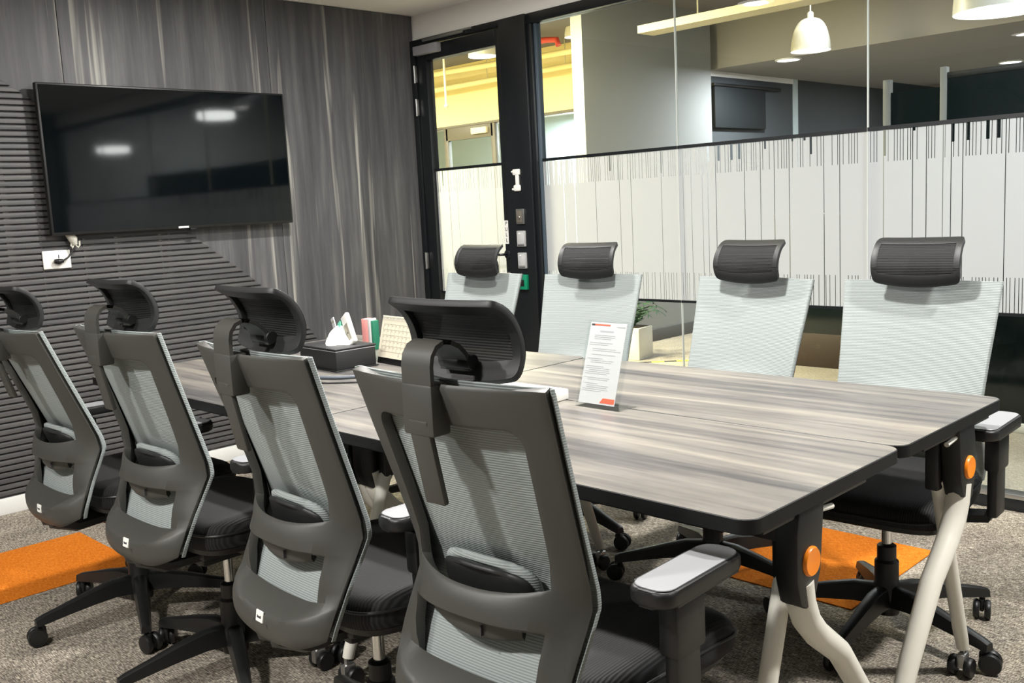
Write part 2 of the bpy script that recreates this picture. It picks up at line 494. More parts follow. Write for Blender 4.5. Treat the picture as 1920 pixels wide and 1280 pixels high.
def film_quads(xa, xb, y):
    """film between xa and xb, slit by the cut-out pattern; y is the plane"""
    rnd = random.Random(int(xa * 1000))
    longs = sorted(v for v in LONG if xa + .01 < v < xb - .01)
    q = []
    def strips(cuts, z0, z1):
        cuts = sorted(cuts); x = xa
        for a, b in cuts:
            if a > x: q.append(((x, y, z0), (a, y, z0), (a, y, z1), (x, y, z1)))
            x = max(x, b)
        if x < xb: q.append(((x, y, z0), (xb, y, z0), (xb, y, z1), (x, y, z1)))
    lc = [(v - GAPL / 2, v + GAPL / 2) for v in longs]
    strips(lc, ZSB, ZST)
    def shorts():
        c = []; x = xa + .012
        while x < xb - .01:
            if all(abs(x - v) > .007 for v in longs): c.append((x - GAPS / 2, x + GAPS / 2))
            x += rnd.choice((.0125, .0125, .0145, .018, .026, .034))
        return c
    bars = [b for b in BARS if xa < b[0] and b[1] < xb]
    # upper slits in two heights so the dark bars can end part way down
    top_cuts = shorts() + lc
    levels = sorted({ZST, ZF1} | {b[2] for b in bars})
    for i in range(len(levels) - 1):
        z0, z1 = levels[i], levels[i + 1]
        strips(top_cuts + [(b[0], b[1]) for b in bars if b[2] <= z0 + 1e-6], z0, z1)
    strips(shorts() + lc, ZF0, ZSB)
    return q

for i in range(len(GX) - 1):
    xa, xb = GX[i] + .0015, GX[i + 1] - .0015
    w_ = struct(B().box(xa, xb, 0.0, 0.010, 0.05, 2.28).out('window_%d' % (i + 1), GLASS, smooth=0), 'tall clear glass pane of the partition')
    B().quads(film_quads(xa, xb, -0.0012)).out('frosted_film', FILM, w_, smooth=0)['label'] = 'white frosted film cut with a barcode line pattern'
    B().box(xa, xb, -0.006, -0.0015, ZF1 + .001, ZF1 + .017).out('film_edge_strip', BLACKAL, w_, smooth=0)
    B().box(xa, xb, -0.006, -0.0015, ZF0 - .013, ZF0 - .001).out('film_edge_strip', BLACKAL, w_, smooth=0)
    if i < len(GX) - 2:
        B().box(xb, xb + .003, -0.003, 0.011, 0.05, 2.28).out('glass_joint', EDGEGLASS, w_, smooth=0)

# ------------------------------------------------------------------ door
fr = struct(B().box(0.002, 0.045, -0.04, 0.05, 0, 2.335, .004).box(0.045, 0.795, -0.04, 0.05, 2.30, 2.335, .003).out('door_frame', BLACKAL), 'black frame around the glazed door')
fr.name = 'trim_6'
door = struct(empty('door_1', (0.05, 0, 0)), 'black framed glass door with frosted film')
DW = 0.74
DZ = 2.292
B().box(0, 0.088, -0.03, 0.03, 0.01, DZ, .004).out('stile', BLACKAL, door)
B().box(DW - .042, DW, -0.03, 0.03, 0.01, DZ, .004).out('stile', BLACKAL, door)
B().box(0.088, DW - .042, -0.03, 0.03, 2.203, DZ, .004).out('top_rail', BLACKAL, door)
B().box(0.088, DW - .042, -0.03, 0.03, 0.01, 0.10, .004).out('bottom_rail', BLACKAL, door)
pn = B().box(0.088, DW - .042, -0.004, 0.004, 0.10, 2.203).out('pane', GLASS, door, smooth=0)
LONG_BAK, BARS_BAK = LONG, BARS
LONG = [v - .05 for v in (0.257, 0.331, 0.527, 0.665)]
BARS = [(.148, .156, 1.44), (.475, .48, 1.43)]
B().quads(film_quads(0.092, DW - .046, -0.0052)).out('frosted_film', FILM, pn, smooth=0)['label'] = 'white frosted film cut with a barcode line pattern'
LONG, BARS = LONG_BAK, BARS_BAK
B().box(0.088, DW - .042, -0.009, -0.0055, ZF1 + .001, ZF1 + .017).out('film_edge_strip', BLACKAL, pn, smooth=0)
B().box(0.088, DW - .042, -0.009, -0.0055, ZF0 - .013, ZF0).out('film_edge_strip', BLACKAL, pn, smooth=0)
hd = B().tube([(DW - .02, -0.03, 1.02), (DW - .02, -0.075, 1.02), (DW - .035, -0.085, 1.02), (DW - .16, -0.085, 1.02)], .008, 10).lathe([(.026, 0), (.026, .008), (.02, .012)], 20, Matrix.Translation((DW - .02, -0.03, 1.02)) @ Matrix.Rotation(PI / 2, 4, 'X')).out('lever_handle', BLACKAL, door)
B().lathe([(.012, 0), (.012, .006), (.008, .008)], 16, Matrix.Translation((DW - .02, -0.03, 0.905)) @ Matrix.Rotation(PI / 2, 4, 'X')).out('lock_cylinder', STEEL, door)
for zz in (2.13, 1.93, 0.98):
    B().box(-0.012, 0.004, -0.052, -0.031, zz - .05, zz + .05, .003).tube([(-0.004, -0.05, zz - .052), (-0.004, -0.05, zz + .052)], .006, 10).out('hinge', STEEL, door)
cl = B().box(0.02, 0.24, -0.075, -0.031, 2.235, 2.29, .006).out('door_closer', mat('silver_grey_closer', (150, 150, 154), .4), door)
B().box(0.10, 0.46, -0.062, -0.046, 2.308, 2.322, .003).box(0.08, 0.52, -0.05, -0.028, 2.322, 2.334, .002).out('closer_arm', STEEL, cl)
pl = B().box(DW - .038, DW - .008, -0.0325, -0.0305, 1.08, 1.215, .0008, 1).out('pull_sign', WHITEP, door)
pl['label'] = 'small white sign reading PULL downwards'
for k, ch in enumerate('PULL'):
    me = text_mesh(ch, 0.03, INKD)
    link('letter', me, pl, (DW - .023, -0.0332, 1.197 - k * .0325), (PI / 2, 0, 0))

# things fixed to the wide post
def plate(name, x, z, w, h, m, label, cat, d=.012, grp=None):
    o = tag(empty(name, (x, -0.0455, z)), label, cat, grp)
    B().box(-w / 2, w / 2, -d, 0, -h / 2, h / 2, .003).out('plate', m, o)
    return o
o = plate('key_switch', .905, 1.235, .062, .086, STEEL, 'steel key switch plate topmost on the black door post', 'switch', grp='control plates on the black post')
B().box(-.024, .018, -.016, -.0115, -.034, .034, .003).out('dark_insert', mat('taupe_insert', (104, 98, 88), .5), o)
B().lathe([(.009, 0), (.009, .006), (.006, .009)], 16, Matrix.Translation((0, -.0158, -.004)) @ Matrix.Rotation(PI / 2, 4, 'X')).out('key_barrel', CHROME, o)
for zz, lb in ((1.11, 'grey switch plate with a white lamp, second from top on the black post'), (0.985, 'grey switch plate with a white lamp, just above the green call point')):
    o = plate('switch_plate', .905, zz, .066, .09, mat('grey_switch', (170, 170, 170), .4), lb, 'switch', grp='control plates on the black post')
    B().box(-.026, .026, -.0155, -.0118, -.03, .036, .003).out('rocker', mat('grey_rocker', (186, 186, 186), .38), o)
    B().lathe([(.005, 0), (.005, .003), (.002, .004)], 12, Matrix.Translation((-.006, -.0153, .028)) @ Matrix.Rotation(PI / 2, 4, 'X')).out('pilot_lamp', WHITEP, o)
    B().box(-.026, .026, -.0135, -.0118, -.04, -.035).out('groove', INKD, o)
o = plate('call_point', .905, 0.862, .074, .086, GREENP, 'green emergency door release box on the black post', 'call point', .022, 'control plates on the black post')
B().box(-.024, .02, -.0265, -.0222, -.022, .014, .002).out('press_panel', BLACKP, o)
B().box(-.022, .006, -.0235, -.0221, .018, .032, .001).out('white_legend', WHITEP, o)
o = tag(empty('cable_clip_holder', (.893, -0.0455, 1.44)), 'white bone-shaped plastic holder high on the black post', 'holder')
B().box(-.030, .026, -.014, 0, .028, .062, .006).out('end_block', WHITEP, o)
B().box(-.028, .026, -.014, 0, -.062, -.026, .008).out('end_block', WHITEP, o)
B().box(-.012, .014, -.011, 0, -.03, .032, .004).out('bridge', WHITEP, o)
for zz in (.048, -.05): B().tube([(-.036, -.01, zz), (-.025, -.01, zz)], .006, 8).out('peg', WHITEP, o)

# ------------------------------------------------------------------ ceiling lights of the meeting room
def ceiling_light(x, y, e, label):
    o = tag(empty('ceiling_light', (x, y, CZ)), label, 'light', 'recessed ceiling lights')
    B().lathe([(.115, -.0005), (.115, -.006), (.135, -.008), (.138, -.0005)], 40, None, False).out('rim', WHITEP, o)
    B().lathe([(.001, -.006), (.114, -.006), (.114, -.002)], 40, None, False).out('diffuser', GLOW, o)
    l = bpy.data.lights.new('ceiling_lamp', 'AREA'); l.shape = 'DISK'; l.size = .15; l.energy = e; l.color = (1.0, .975, .94)
    lo = bpy.data.objects.new('lamp_light', l); COL.objects.link(lo); lo.parent = o; lo.location = (0, 0, -.012)
    return o
RL = ['round recessed ceiling light above the right half of the table', 'round recessed ceiling light above the left half of the table', 'round recessed ceiling light near the right wall',
      'round recessed ceiling light behind the nearest chair', 'round recessed ceiling light at the back of the room']
for (x, y, e), lb in zip(ROOM_LIGHTS, RL): ceiling_light(x, y, e, lb)
for x, y, zz, e, c, lb in CORR_FILLS:  # added fill lamps, each with an invented glowing disc and rim
    l = bpy.data.lights.new('corridor_fill_lamp', 'AREA'); l.shape = 'DISK'; l.size = .5; l.energy = e; l.color = c
    lo = bpy.data.objects.new('corridor_fill', l); COL.objects.link(lo); lo.location = (x, y, zz - .06)
    o = tag(empty('corridor_fill_light', (x, y, zz)), lb, 'light', 'added corridor fill lights')
    B().lathe([(.001, -.04), (.25, -.04), (.25, -.001)], 32, None, False).out('diffuser', GLOWS, o)
    B().lathe([(.251, -.001), (.251, -.045), (.262, -.045), (.262, -.001)], 32, None, False).out('rim', WHITEP, o)

# ------------------------------------------------------------------ beyond the glass
struct(B().box(-9, 8, 0.0, 9, -0.1, 0.0).out('floor_corridor', CORRFLOOR, smooth=0))
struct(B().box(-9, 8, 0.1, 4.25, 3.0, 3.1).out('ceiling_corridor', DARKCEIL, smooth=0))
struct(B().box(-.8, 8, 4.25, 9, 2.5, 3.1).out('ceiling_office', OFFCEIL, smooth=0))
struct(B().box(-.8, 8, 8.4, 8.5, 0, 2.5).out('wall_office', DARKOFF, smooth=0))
struct(B().box(-9.1, -9, 0, 6, 0, 3.1).out('wall_corridor_left', YELLOWM, smooth=0))
struct(B().box(8, 8.1, 0, 9, 0, 3.1).out('wall_corridor_right', WALLW, smooth=0))
struct(B().box(-9, -.12, 0.0, .1, 0, 3.1).out('wall_corridor_front', YELLOWM, smooth=0))
struct(B().box(-.12, 8, 0.0, .1, CZ + .1, 3.1).out('wall_corridor_upper', WALLW, smooth=0))
# wall running away beside the plant
wy = struct(B().box(-.67, -.55, 2.25, 4.12, 0, 3.0).out('wall_corridor_side', GREYW, smooth=0))
struct(B().box(-.80, -.68, 4.25, 8.4, 0, 2.5).out('wall_office_side', mat('charcoal_wall', (80, 84, 86), .85, spec=.2), smooth=0))
struct(B().box(-.549, -.535, 2.25, 4.12, 0, .11, .003).out('baseboard_corridor', SKIRTG))
# yellow bulkhead with a glazed front underneath
struct(B().box(-9, -.67, 4.12, 4.25, 2.3, 3.1).out('wall_corridor_far', YELLOWM, smooth=0))
struct(B().box(-9, -.67, 5.9, 6.0, 0, 2.5).out('wall_far_room', mat('pale_blue_wall', (196, 208, 210), .9), smooth=0))
struct(B().box(-9, -.67, 4.25, 5.9, 2.45, 2.5).out('ceiling_far_room', CEILM, smooth=0))
fw = struct(empty('window_9', (0, 4.15, 0)), 'glazed front of the room across the corridor')
B().box(-9, -.67, -.03, .03, 2.27, 2.30, .003).out('head_rail', BRONZE, fw)
for xx in (-4.72, -4.42, -3.58, -3.36, -2.9, -2.2, -1.4):
    B().box(xx - .035, xx + .035, -.03, .03, 0, 2.27, .003).out('mullion', BRONZE if xx < -3 else WHITEP, fw)
B().box(-4.42, -3.58, -.03, .03, 2.12, 2.27, .003).out('door_head', BRONZE, fw)
B().box(-3.92, -3.66, -.07, -.03, 2.165, 2.235, .004).out('door_closer', EXITW, fw)
xs = [-9, -4.72, -4.42, -3.58, -3.36, -2.9, -2.2, -1.4, -.67]
for a, b in zip(xs[:-1], xs[1:]):
    B().box(a + .036, b - .036, -.004, .004, 0, 2.26).out('pane', GLASS, fw, smooth=0)
o = tag(empty('hanging_rod', (-3.0, 2.9, 3.0)), 'thin pale rod hanging before the yellow bulkhead', 'rod')
B().tube([(0, 0, 0), (0, 0, -.62)], .012, 8).lathe([(.012, -.66), (.03, -.64), (.012, -.615)], 12).out('stem', TRAYM, o)

# cable tray and pipes under the corridor ceiling
def pipe_run(name, pts, r, m, label, cat, hang=()):
    o = tag(empty(name, pts[0]), label, cat)
    p0 = Vector(pts[0])
    B().tube([Vector(p) - p0 for p in pts], r, 10).out('pipe', m, o)
    for h in hang:
        hv = Vector(h) - p0
        B().tube([hv, (hv.x, hv.y, 2.999 - p0.z)], .005, 6).out('hanger', TRAYM, o)
    return o
o = tag(empty('cable_tray', (-.09, 2.5, 2.6)), 'cream cable tray hung below the corridor ceiling', 'cable tray')
B().box(0, 3.2, -.10, .10, 0, .012).out('tray_bed', TRAYM, o)
B().box(0, 3.2, -.105, -.097, 0, .06).out('tray_side', TRAYM, o); B().box(0, 3.2, .097, .105, 0, .06).out('tray_side', TRAYM, o)
for k, (yy, rr) in enumerate(((-.06, .022), (-.01, .018), (.045, .024))):
    B().tube([(0.02, yy, .012 + rr), (1.2, yy + .01, .012 + rr), (3.18, yy, .012 + rr)], rr, 8).out('cable', TRAYM if k != 1 else WHITEP, o)
for xx in (.5, 1.6, 2.7): B().tube([(xx, 0, .01), (xx, 0, .4)], .006, 6).out('hanger', TRAYM, o)
pipe_run('sprinkler_pipe', [(-2.9, 3.4, 2.94), (-2.0, 3.4, 2.92), (-1.86, 3.4, 2.90), (-1.84, 3.4, 2.84)], .03, REDPIPE, 'red sprinkler pipe near the yellow bulkhead', 'pipe')
pipe_run('conduit', [(-5.5, 3.9, 2.72), (-.7, 3.9, 2.72)], .028, YELLOWM, 'yellow painted conduit along the bulkhead, lower of the pair', 'pipe', [(-2.2, 3.9, 2.72), (-3.4, 3.9, 2.72)])
pipe_run('conduit', [(-5.5, 3.5, 2.86), (-.75, 3.7, 2.80)], .03, YELLOWM, 'yellow painted conduit along the bulkhead, upper of the pair', 'pipe', [(-1.6, 3.66, 2.81)])

# pendants outside
def pendant(loc, d, label, warm=False, power=6):
    o = tag(empty('pendant_lamp', loc), label, 'lamp', 'dome pendants outside the glass')
    r = d / 2; h = d * .82
    prof = []
    for k in range(11):
        a = PI / 2 * k / 10
        prof.append((r * (.12 + .88 * math.cos(a) ** .75) if k < 10 else r * .12, h * math.sin(a) ** 1.1))
    B().lathe(prof + [(r * .16, h * 1.0), (r * .16, h * 1.16), (r * .1, h * 1.2)], 32, None, False).out('shade', LAMPW, o)
    B().lathe([(.001, .012), (r * .96, .012), (r * .97, .02)], 32, None, False).out('diffuser', GLOWS, o)
    zc = 3.0
    if zc - loc[2] > h * 1.25: B().tube([(0, 0, h * 1.15), (0, 0, zc - loc[2])], .006, 6).out('cord', WHITEP, o)
    return o
pendant((.866, 3.4, 2.40), .31, 'white dome pendant hanging in the dark office behind the glass')
pendant((3.02, 1.3, 2.135), .46, 'large white pendant cut off by the top right picture corner')
pendant((-2.51, 3.0, 2.80), .30, 'pendant glowing behind the top of the glass door')
pendant((-1.68, 3.45, 2.90), .18, 'small pendant by the red pipe behind the glass')
GLOWD = emit('drum_glow', (255, 254, 250), 30.0)
for loc, lb in (((3.85, .62, 2.235), 'round drum lamp in the corridor reflected in the television, nearer one'), ((6.25, .65, 2.10), 'round drum lamp in the corridor reflected in the television, farther one')):
    o = tag(empty('drum_lamp', loc), lb, 'lamp', 'drum lamps outside the glass')
    B().lathe([(.001, 0), (.16, 0), (.17, .01), (.17, .06)], 32, None, False).out('diffuser', GLOWD, o)
    B().lathe([(.171, .06), (.173, .075), (.15, .085), (.02, .09), (.001, .09)], 32, None, False).out('cap', LAMPW, o)
    B().tube([(0, 0, .088), (0, 0, 3.0 - loc[2])], .006, 6).out('cord', WHITEP, o)
for (x, y), lb in (((.137, 4.351), 'small round downlight in the dark office ceiling, left one'), ((1.212, 6.94), 'small round downlight in the dark office ceiling, right one')):
    o = tag(empty('office_downlight', (x, y, 2.5)), lb, 'light', 'office downlights')
    B().lathe([(.001, -.008), (.10, -.008), (.10, -.001)], 24, None, False).out('diffuser', GLOWS, o)
    B().lathe([(.101, -.001), (.101, -.012), (.118, -.01), (.12, -.001)], 24, None, False).out('rim', WHITEP, o)
    l = bpy.data.lights.new('office_lamp', 'AREA'); l.shape = 'DISK'; l.size = .2; l.energy = 75; l.color = (.95, .97, 1)
    lo = bpy.data.objects.new('office_light', l); COL.objects.link(lo); lo.parent = o; lo.location = (0, 0, -.02)

# dark office: pale doors at the back, dark screen panel, booth partitions
for x0, x1, lb in ((-.2, .75, 'pale panelled door at the back of the dark office, left one'), (1.15, 2.0, 'pale panelled door at the back of the dark office, right one')):
    o = tag(empty('office_door', (x0, 8.38, 0)), lb, 'door', 'doors of the dark office')
    B().box(0, x1 - x0, -.05, 0, 0, 2.15, .01).out('leaf', BRASSY, o)
    B().box(.15, x1 - x0 - .15, -.065, -.05, 1.2, 1.95, .01).box(.15, x1 - x0 - .15, -.065, -.05, .2, 1.0, .01).out('door_panel', mat('olive_panel', (150, 148, 126), .6), o)
    B().lathe([(.02, 0), (.025, .02), (.02, .04)], 12, Matrix.Translation((.08, -.05, 1.0)) @ Matrix.Rotation(PI / 2, 4, 'X')).out('knob', STEEL, o)
o = tag(empty('dark_screen', (-.675, 4.30, 1.95)), 'dark wide screen fixed to the side wall of the office', 'screen')
B().box(0, .05, 0, .95, 0, .40, .01).out('panel', mat('dark_board', (22, 28, 30), .7), o); B().box(.0, .06, -.02, 1.25, .40, .43, .006).out('top_bar', BLACKP, o)

o = tag(empty('glazed_booth_front', (2.44, 1.29, 0)), 'dark glazed booth front across the corridor, white rail at its foot', 'partition')
BOOTH = mat('dull_grey_post', (120, 122, 120), .5)
B().box(-.02, .02, -.02, .02, 0, 1.87, .004).out('post', BOOTH, o)
B().box(.285, .32, -.02, .02, 0, 1.90, .004).out('post', BOOTH, o)
B().box(.32, 4.4, -.012, .012, .05, 1.84).out('glass_panel', DARKGLASS, o, smooth=0)
B().box(.32, 4.4, -.016, .016, 1.84, 1.87, .003).out('top_rail', BLACKAL, o)
B().box(-.02, 4.4, -.03, .03, 0, .05, .003).out('floor_rail', SKIRTW, o)
B().box(.02, .285, -.01, .01, .05, 1.80).out('glass_panel', DARKGLASS, o, smooth=0)
B().box(-.01, .01, .02, 1.2, .05, 1.86).out('side_glass_panel', DARKGLASS, o, smooth=0)
o = tag(empty('low_glazed_screen', (.95, 2.56, 0)), 'low dark glass screen with a brown foot panel beyond the corridor', 'partition')
B().box(0, 1.3, -.012, .012, .25, 1.1).out('glass_panel', DARKGLASS, o, smooth=0)
B().box(0, 1.3, -.02, .02, 0, .25, .004).out('foot_panel', BROWND, o)
B().box(-.03, 0, -.025, .025, 0, 1.13, .004).out('post', BLACKAL, o)
B().box(0, 1.3, -.02, .02, 1.1, 1.13, .004).out('top_rail', BLACKAL, o)

# planter with fern
pot = tag(empty('potted_fern', (-.13, 2.27, 0), .12), 'green fern in a square white planter by the corridor wall', 'plant')
B().prism([(-.11, -.11), (.11, -.11), (.11, .11), (-.11, .11)], 0, .26, None, .004).out('planter', POTM, pot)
B().box(-.095, .095, -.095, .095, .25, .264).out('soil', SOIL, pot, smooth=0)
rnd = random.Random(3)
for k in range(13):
    az = 2 * PI * k / 13 + rnd.uniform(-.2, .2); Lf = rnd.uniform(.18, .28); rise = rnd.uniform(.12, .26)
    spine = []
    for s in range(9):
        t = s / 8
        spine.append(Vector((Lf * t * math.cos(az), Lf * t * math.sin(az), .262 + rise * math.sin(t * PI * .72))))
    b = B().tube(spine, [.004 * (1 - .7 * s / 8) for s in range(9)], 5)
    side = Vector((-math.sin(az), math.cos(az), 0))
    for s in range(1, 9):
        p = spine[s]; d = (spine[s] - spine[s - 1]).normalized(); wl = .075 * (1 - .75 * s / 8) + .01
        for sg in (-1, 1):
            tip = p + side * sg * wl + d * .03 - Vector((0, 0, .012))
            a0 = p - d * .012; a1 = p + d * .010
            v = [b.bm.verts.new(q) for q in (a0, tip, a1)]; b.bm.faces.new(v)
            v = [b.bm.verts.new(q + Vector((0, 0, .0012))) for q in (a1, tip, a0)]; b.bm.faces.new(v)
    b.out('frond', FERN, pot, smooth=0)
o = tag(empty('hazard_tape', (-.02, 2.02, 0), .75), 'yellow and black hazard tape on the corridor floor', 'tape')
for k in range(8):
    B().box(.1 * k, .1 * k + .1, -.02, .02, 0.0005, .002).out('stripe', TAPEY if k % 2 == 0 else TAPEB, o, smooth=0)

# ------------------------------------------------------------------ television, socket, cable
tv = tag(empty('television', (0.0, -1.676, 1.618)), 'large black wall-mounted flat screen television', 'television')
TW, TH = 1.30, .70
B().box(.055, .088, -TW / 2, TW / 2, -TH / 2, TH / 2, .006).out('bezel', BLACKP, tv)
B().box(.0885, .0895, -TW / 2 + .011, TW / 2 - .011, -TH / 2 + .016, TH / 2 - .010).out('screen', SCREENM, tv, smooth=0)
B().box(.03, .055, -.42, .42, -.28, .2, .012).out('rear_housing', BLACKP, tv)
B().box(.0175, .03, -.2, .2, -.2, .2, .004).out('wall_bracket', BLACKP, tv)
B().box(.0885, .0900, -.028, .028, -TH / 2 + .004, -TH / 2 + .013).out('logo_mark', WHITEP, tv, smooth=0)
B().box(.07, .0895, .036, .07, -TH / 2 - .008, -TH / 2 + .002, .002).out('receiver', mat('dark_gloss', (28, 30, 32), .2), tv)

sk = tag(empty('wall_socket', (.0165, -2.294, 1.157)), 'white double socket plate on the slatted wall below the television', 'socket')
B().box(0, .009, -.064, .064, -.043, .043, .003).out('plate', WHITEP, sk)
B().box(.009, .0105, -.03, .03, -.028, .03, .001).out('socket_face', mat('socket_white', (228, 226, 220), .4), sk)
B().box(.0105, .0115, .006, .010, .006, .022).out('pin_slot', INKD, sk)
B().tube([(.02, -.016, -.008), (.03, .0, -.009), (.03, .02, -.006)], [.010, .014, .009], 10).out('plug', CABLEB, sk)
cb = tag(empty('power_cord', (.0165, -2.294, 1.157)), 'black power cord running from the socket up to the television', 'cord')
B().tube([(.03, .02, -.006), (.032, .045, .008), (.03, .066, .034), (.028, .075, .07), (.03, .07, .15)], .004, 8).out('cord', CABLEB, cb)
sl = tag(empty('cable_sleeve', (.0165, -2.294, 1.157)), 'pale wrapped cable bundle hanging below the television corner', 'cable')
B().tube([(.03, .042, .150), (.033, .056, .12), (.034, .075, .09), (.03, .082, .065)], [.014, .018, .021, .012], 12).out('sleeve', SLEEVE, sl)
B().tube([(.03, .082, .066), (.036, .094, .05), (.034, .102, .062), (.03, .104, .082)], .0045, 8).tube([(.03, .078, .066), (.034, .066, .05), (.034, .062, .062), (.03, .066, .072)], .0045, 8).out('loose_end', SLEEVE, sl)

# ------------------------------------------------------------------ folding tables
TZ = 0.7525; TT = .028
XR, LT = 3.957, 1.3995
YS, WT = -2.0333, .606
def make_table(btn):
    o = empty('folding_table')
    hx, hy = LT / 2 - .0012, WT / 2 - .0012
    B().prism(rrect(-hx + .0022, hx - .0022, -hy + .0022, hy - .0022, .033), TZ - TT + .0008, TZ).out('tabletop', TOPM, o, smooth=30)
    a = rrect(-hx, hx, -hy, hy, .035); c = rrect(-hx + .0021, hx - .0021, -hy + .0021, hy - .0021, .033)
    n = len(a); z0, z1 = TZ - TT, TZ + .0001
    q = []
    for k in range(n):
        j = (k + 1) % n
        q += [((*a[k], z0), (*a[j], z0), (*a[j], z1 - .0015), (*a[k], z1 - .0015)), ((*a[k], z1 - .0015), (*a[j], z1 - .0015), (*c[j], z1), (*c[k], z1)), ((*c[k], z0), (*c[j], z0), (*a[j], z0), (*a[k], z0))]
    b = B().quads(q); bmesh.ops.remove_doubles(b.bm, verts=b.bm.verts, dist=1e-6)
    b.out('edge_band', mat('black_edge_band', (13, 14, 14), .5, spec=.3), bpy.data.objects[o.children[-1].name], smooth=30)
    # beams underneath
    B().box(-hx + .06, hx - .06, .065, .115, TZ - TT - .075, TZ - TT - .03, .006).out('cross_beam', BLACKP, o)
    B().box(-hx + .10, hx - .10, .205, .235, TZ - TT - .032, TZ - TT - .0005, .004).out('stiffener', BLACKP, o)
    B().box(-hx + .10, hx - .10, -.235, -.205, TZ - TT - .032, TZ - TT - .0005, .004).out('stiffener', BLACKP, o)
    for s in (-1, 1):
        ex = s * (LT / 2)
        br = B()
        br.prism([(.03, .165), (.125, .165), (.135, .12), (.135, .03), (.12, -.02), (.095, -.035), (.062, -.01), (.045, .03)], -.024, .024,
                 Matrix(((0, 0, 1, ex - s * .032), (1, 0, 0, 0), (0, 1, 0, .558), (0, 0, 0, 1))), .006)
        br.box(ex - s * .075 - .018, ex - s * .075 + .018, .03, .085, .56, .72, .008)
        br.box(ex - s * .06 - .045, ex - s * .06 + .045, -.16, .24, TZ - TT - .016, TZ - TT - .0005, .003)
        bo = br.out('leg_bracket', BLACKP, o)
        Mb = Matrix.Translation((ex - s * .008, .088, .618)) @ Matrix.Rotation(s * PI / 2, 4, 'Y')
        B().lathe([(.029, 0), (.029, .003), (.026, .007), (.016, .0062), (.004, .0055)], 28, Mb).out('release_button', btn, bo)
        ox, ix = ex - s * .032, ex - s * .073
        B().tube([(ox, .09, .575), (ox, .082, .53), (ox, .062, .488), (ox, .02, .443), (ox, -.07, .373), (ox, -.19, .222), (ox, -.245, .135)],
                 [.029, .0285, .028, .027, .0255, .0235, .021], 14, up=(1, 0, 0)).out('leg_tube', WHITEMET, o)
        B().tube([(ix, .055, .585), (ix, .078, .55), (ix, .15, .333), (ix, .218, .145), (ix, .238, .098), (ix, .244, .078)],
                 [.019, .019, .019, .018, .017, .016], 12, up=(1, 0, 0)).out('leg_tube', WHITEMET, o)
        B().tube([(ex - s * .02, .05, TZ - TT - .022), (ex - s * .02, -.02, TZ - TT - .03)], .006, 8).out('release_rod', WHITEMET, o)
        for yy, xx in ((.25, ix), (-.25, ox)):
            ca = B().tube([(xx, yy, .056), (xx, yy, .085 if yy > 0 else .138)], .007, 8).box(xx - .011, xx + .011, yy - .024, yy + .016, .022, .062, .005).out('caster', STEEL, o)
            w = B()
            for sx in (-1, 1):
                w.lathe([(.012, -.009), (.024, -.009), (.027, -.005), (.027, .005), (.024, .009), (.012, .009)], 20, Matrix.Translation((xx + sx * .0205, yy - .012, .0275)) @ Matrix.Rotation(PI / 2, 4, 'Y'))
            w.out('wheel', BLACKP, ca)
        # white link clips towards the neighbour table
        B().box(ex - s * .07 - .02, ex - s * .07 + .02, -.295, -.262, TZ - TT - .016, TZ - TT - .0005, .003).tube([(ex - s * .045, -.27, TZ - TT - .012), (ex - s * .045, -.24, TZ - TT - .014)], .006, 8).out('link_clip', WHITEP, o)
        B().box(ex - s * .06 - .03, ex - s * .06 + .03, .235, .262, TZ - TT - .013, TZ - TT - .0005, .003).out('link_clip', WHITEP, o)
    return o
tab_o = make_table(ORANGEP); tab_b = make_table(BLACKP)
XC1, XC0 = XR - LT / 2, XR - 1.5 * LT
GR = 'folding tables pushed together'
LBT = ['grey wood folding table on the glass side, right half, orange button at its end', 'grey wood folding table on the near side, right half, holding the upright notice',
       'grey wood folding table on the glass side, left half, behind the tissue box', 'grey wood folding table on the near side, left half, carrying the tissue box']
for k, (proto, x, y, rz) in enumerate(((tab_o, XC1, YS + WT / 2, 0), (tab_o, XC1, YS - WT / 2, PI), (tab_b, XC0, YS + WT / 2, 0), (tab_b, XC0, YS - WT / 2, PI))):
    t = proto if k in (0, 2) else copy_tree(proto)
    t.location = (x, y, 0); t.rotation_euler = (0, 0, rz); tag(t, LBT[k], 'table', GR)

# ------------------------------------------------------------------ office chairs
bz = [.39, .43, .46, .53, .60, .628, .66, .72, .80, .90, 1.02]
bW = [.178, .192, .199, .204, .207, .208, .209, .211, .215, .2215, .2285]
bE = [-.236, -.226, -.218, -.186, -.146, -.1315, -.1355, -.154, -.180, -.213, -.251]
bB = [.030, .040, .046, .062, .070, .072, .066, .056, .048, .042, .036]      # rear bow of the frame
bM = [.0, .002, .006, .016, .028, .032, .034, .034, .032, .028, .022]        # bow of the mesh
bP = [5, 5, 4.5, 3.5, 2.6, 2.3, 2.2, 2, 2, 2, 2]                            # how square the bow is
def fW(z): return interp(bz, bW, z)
def fE(z): return interp(bz, bE, z)
def fB(z): return interp(bz, bB, z)
def fM(z): return interp(bz, bM, z)
def fP(z): return interp(bz, bP, z)
ZTOP = 1.014

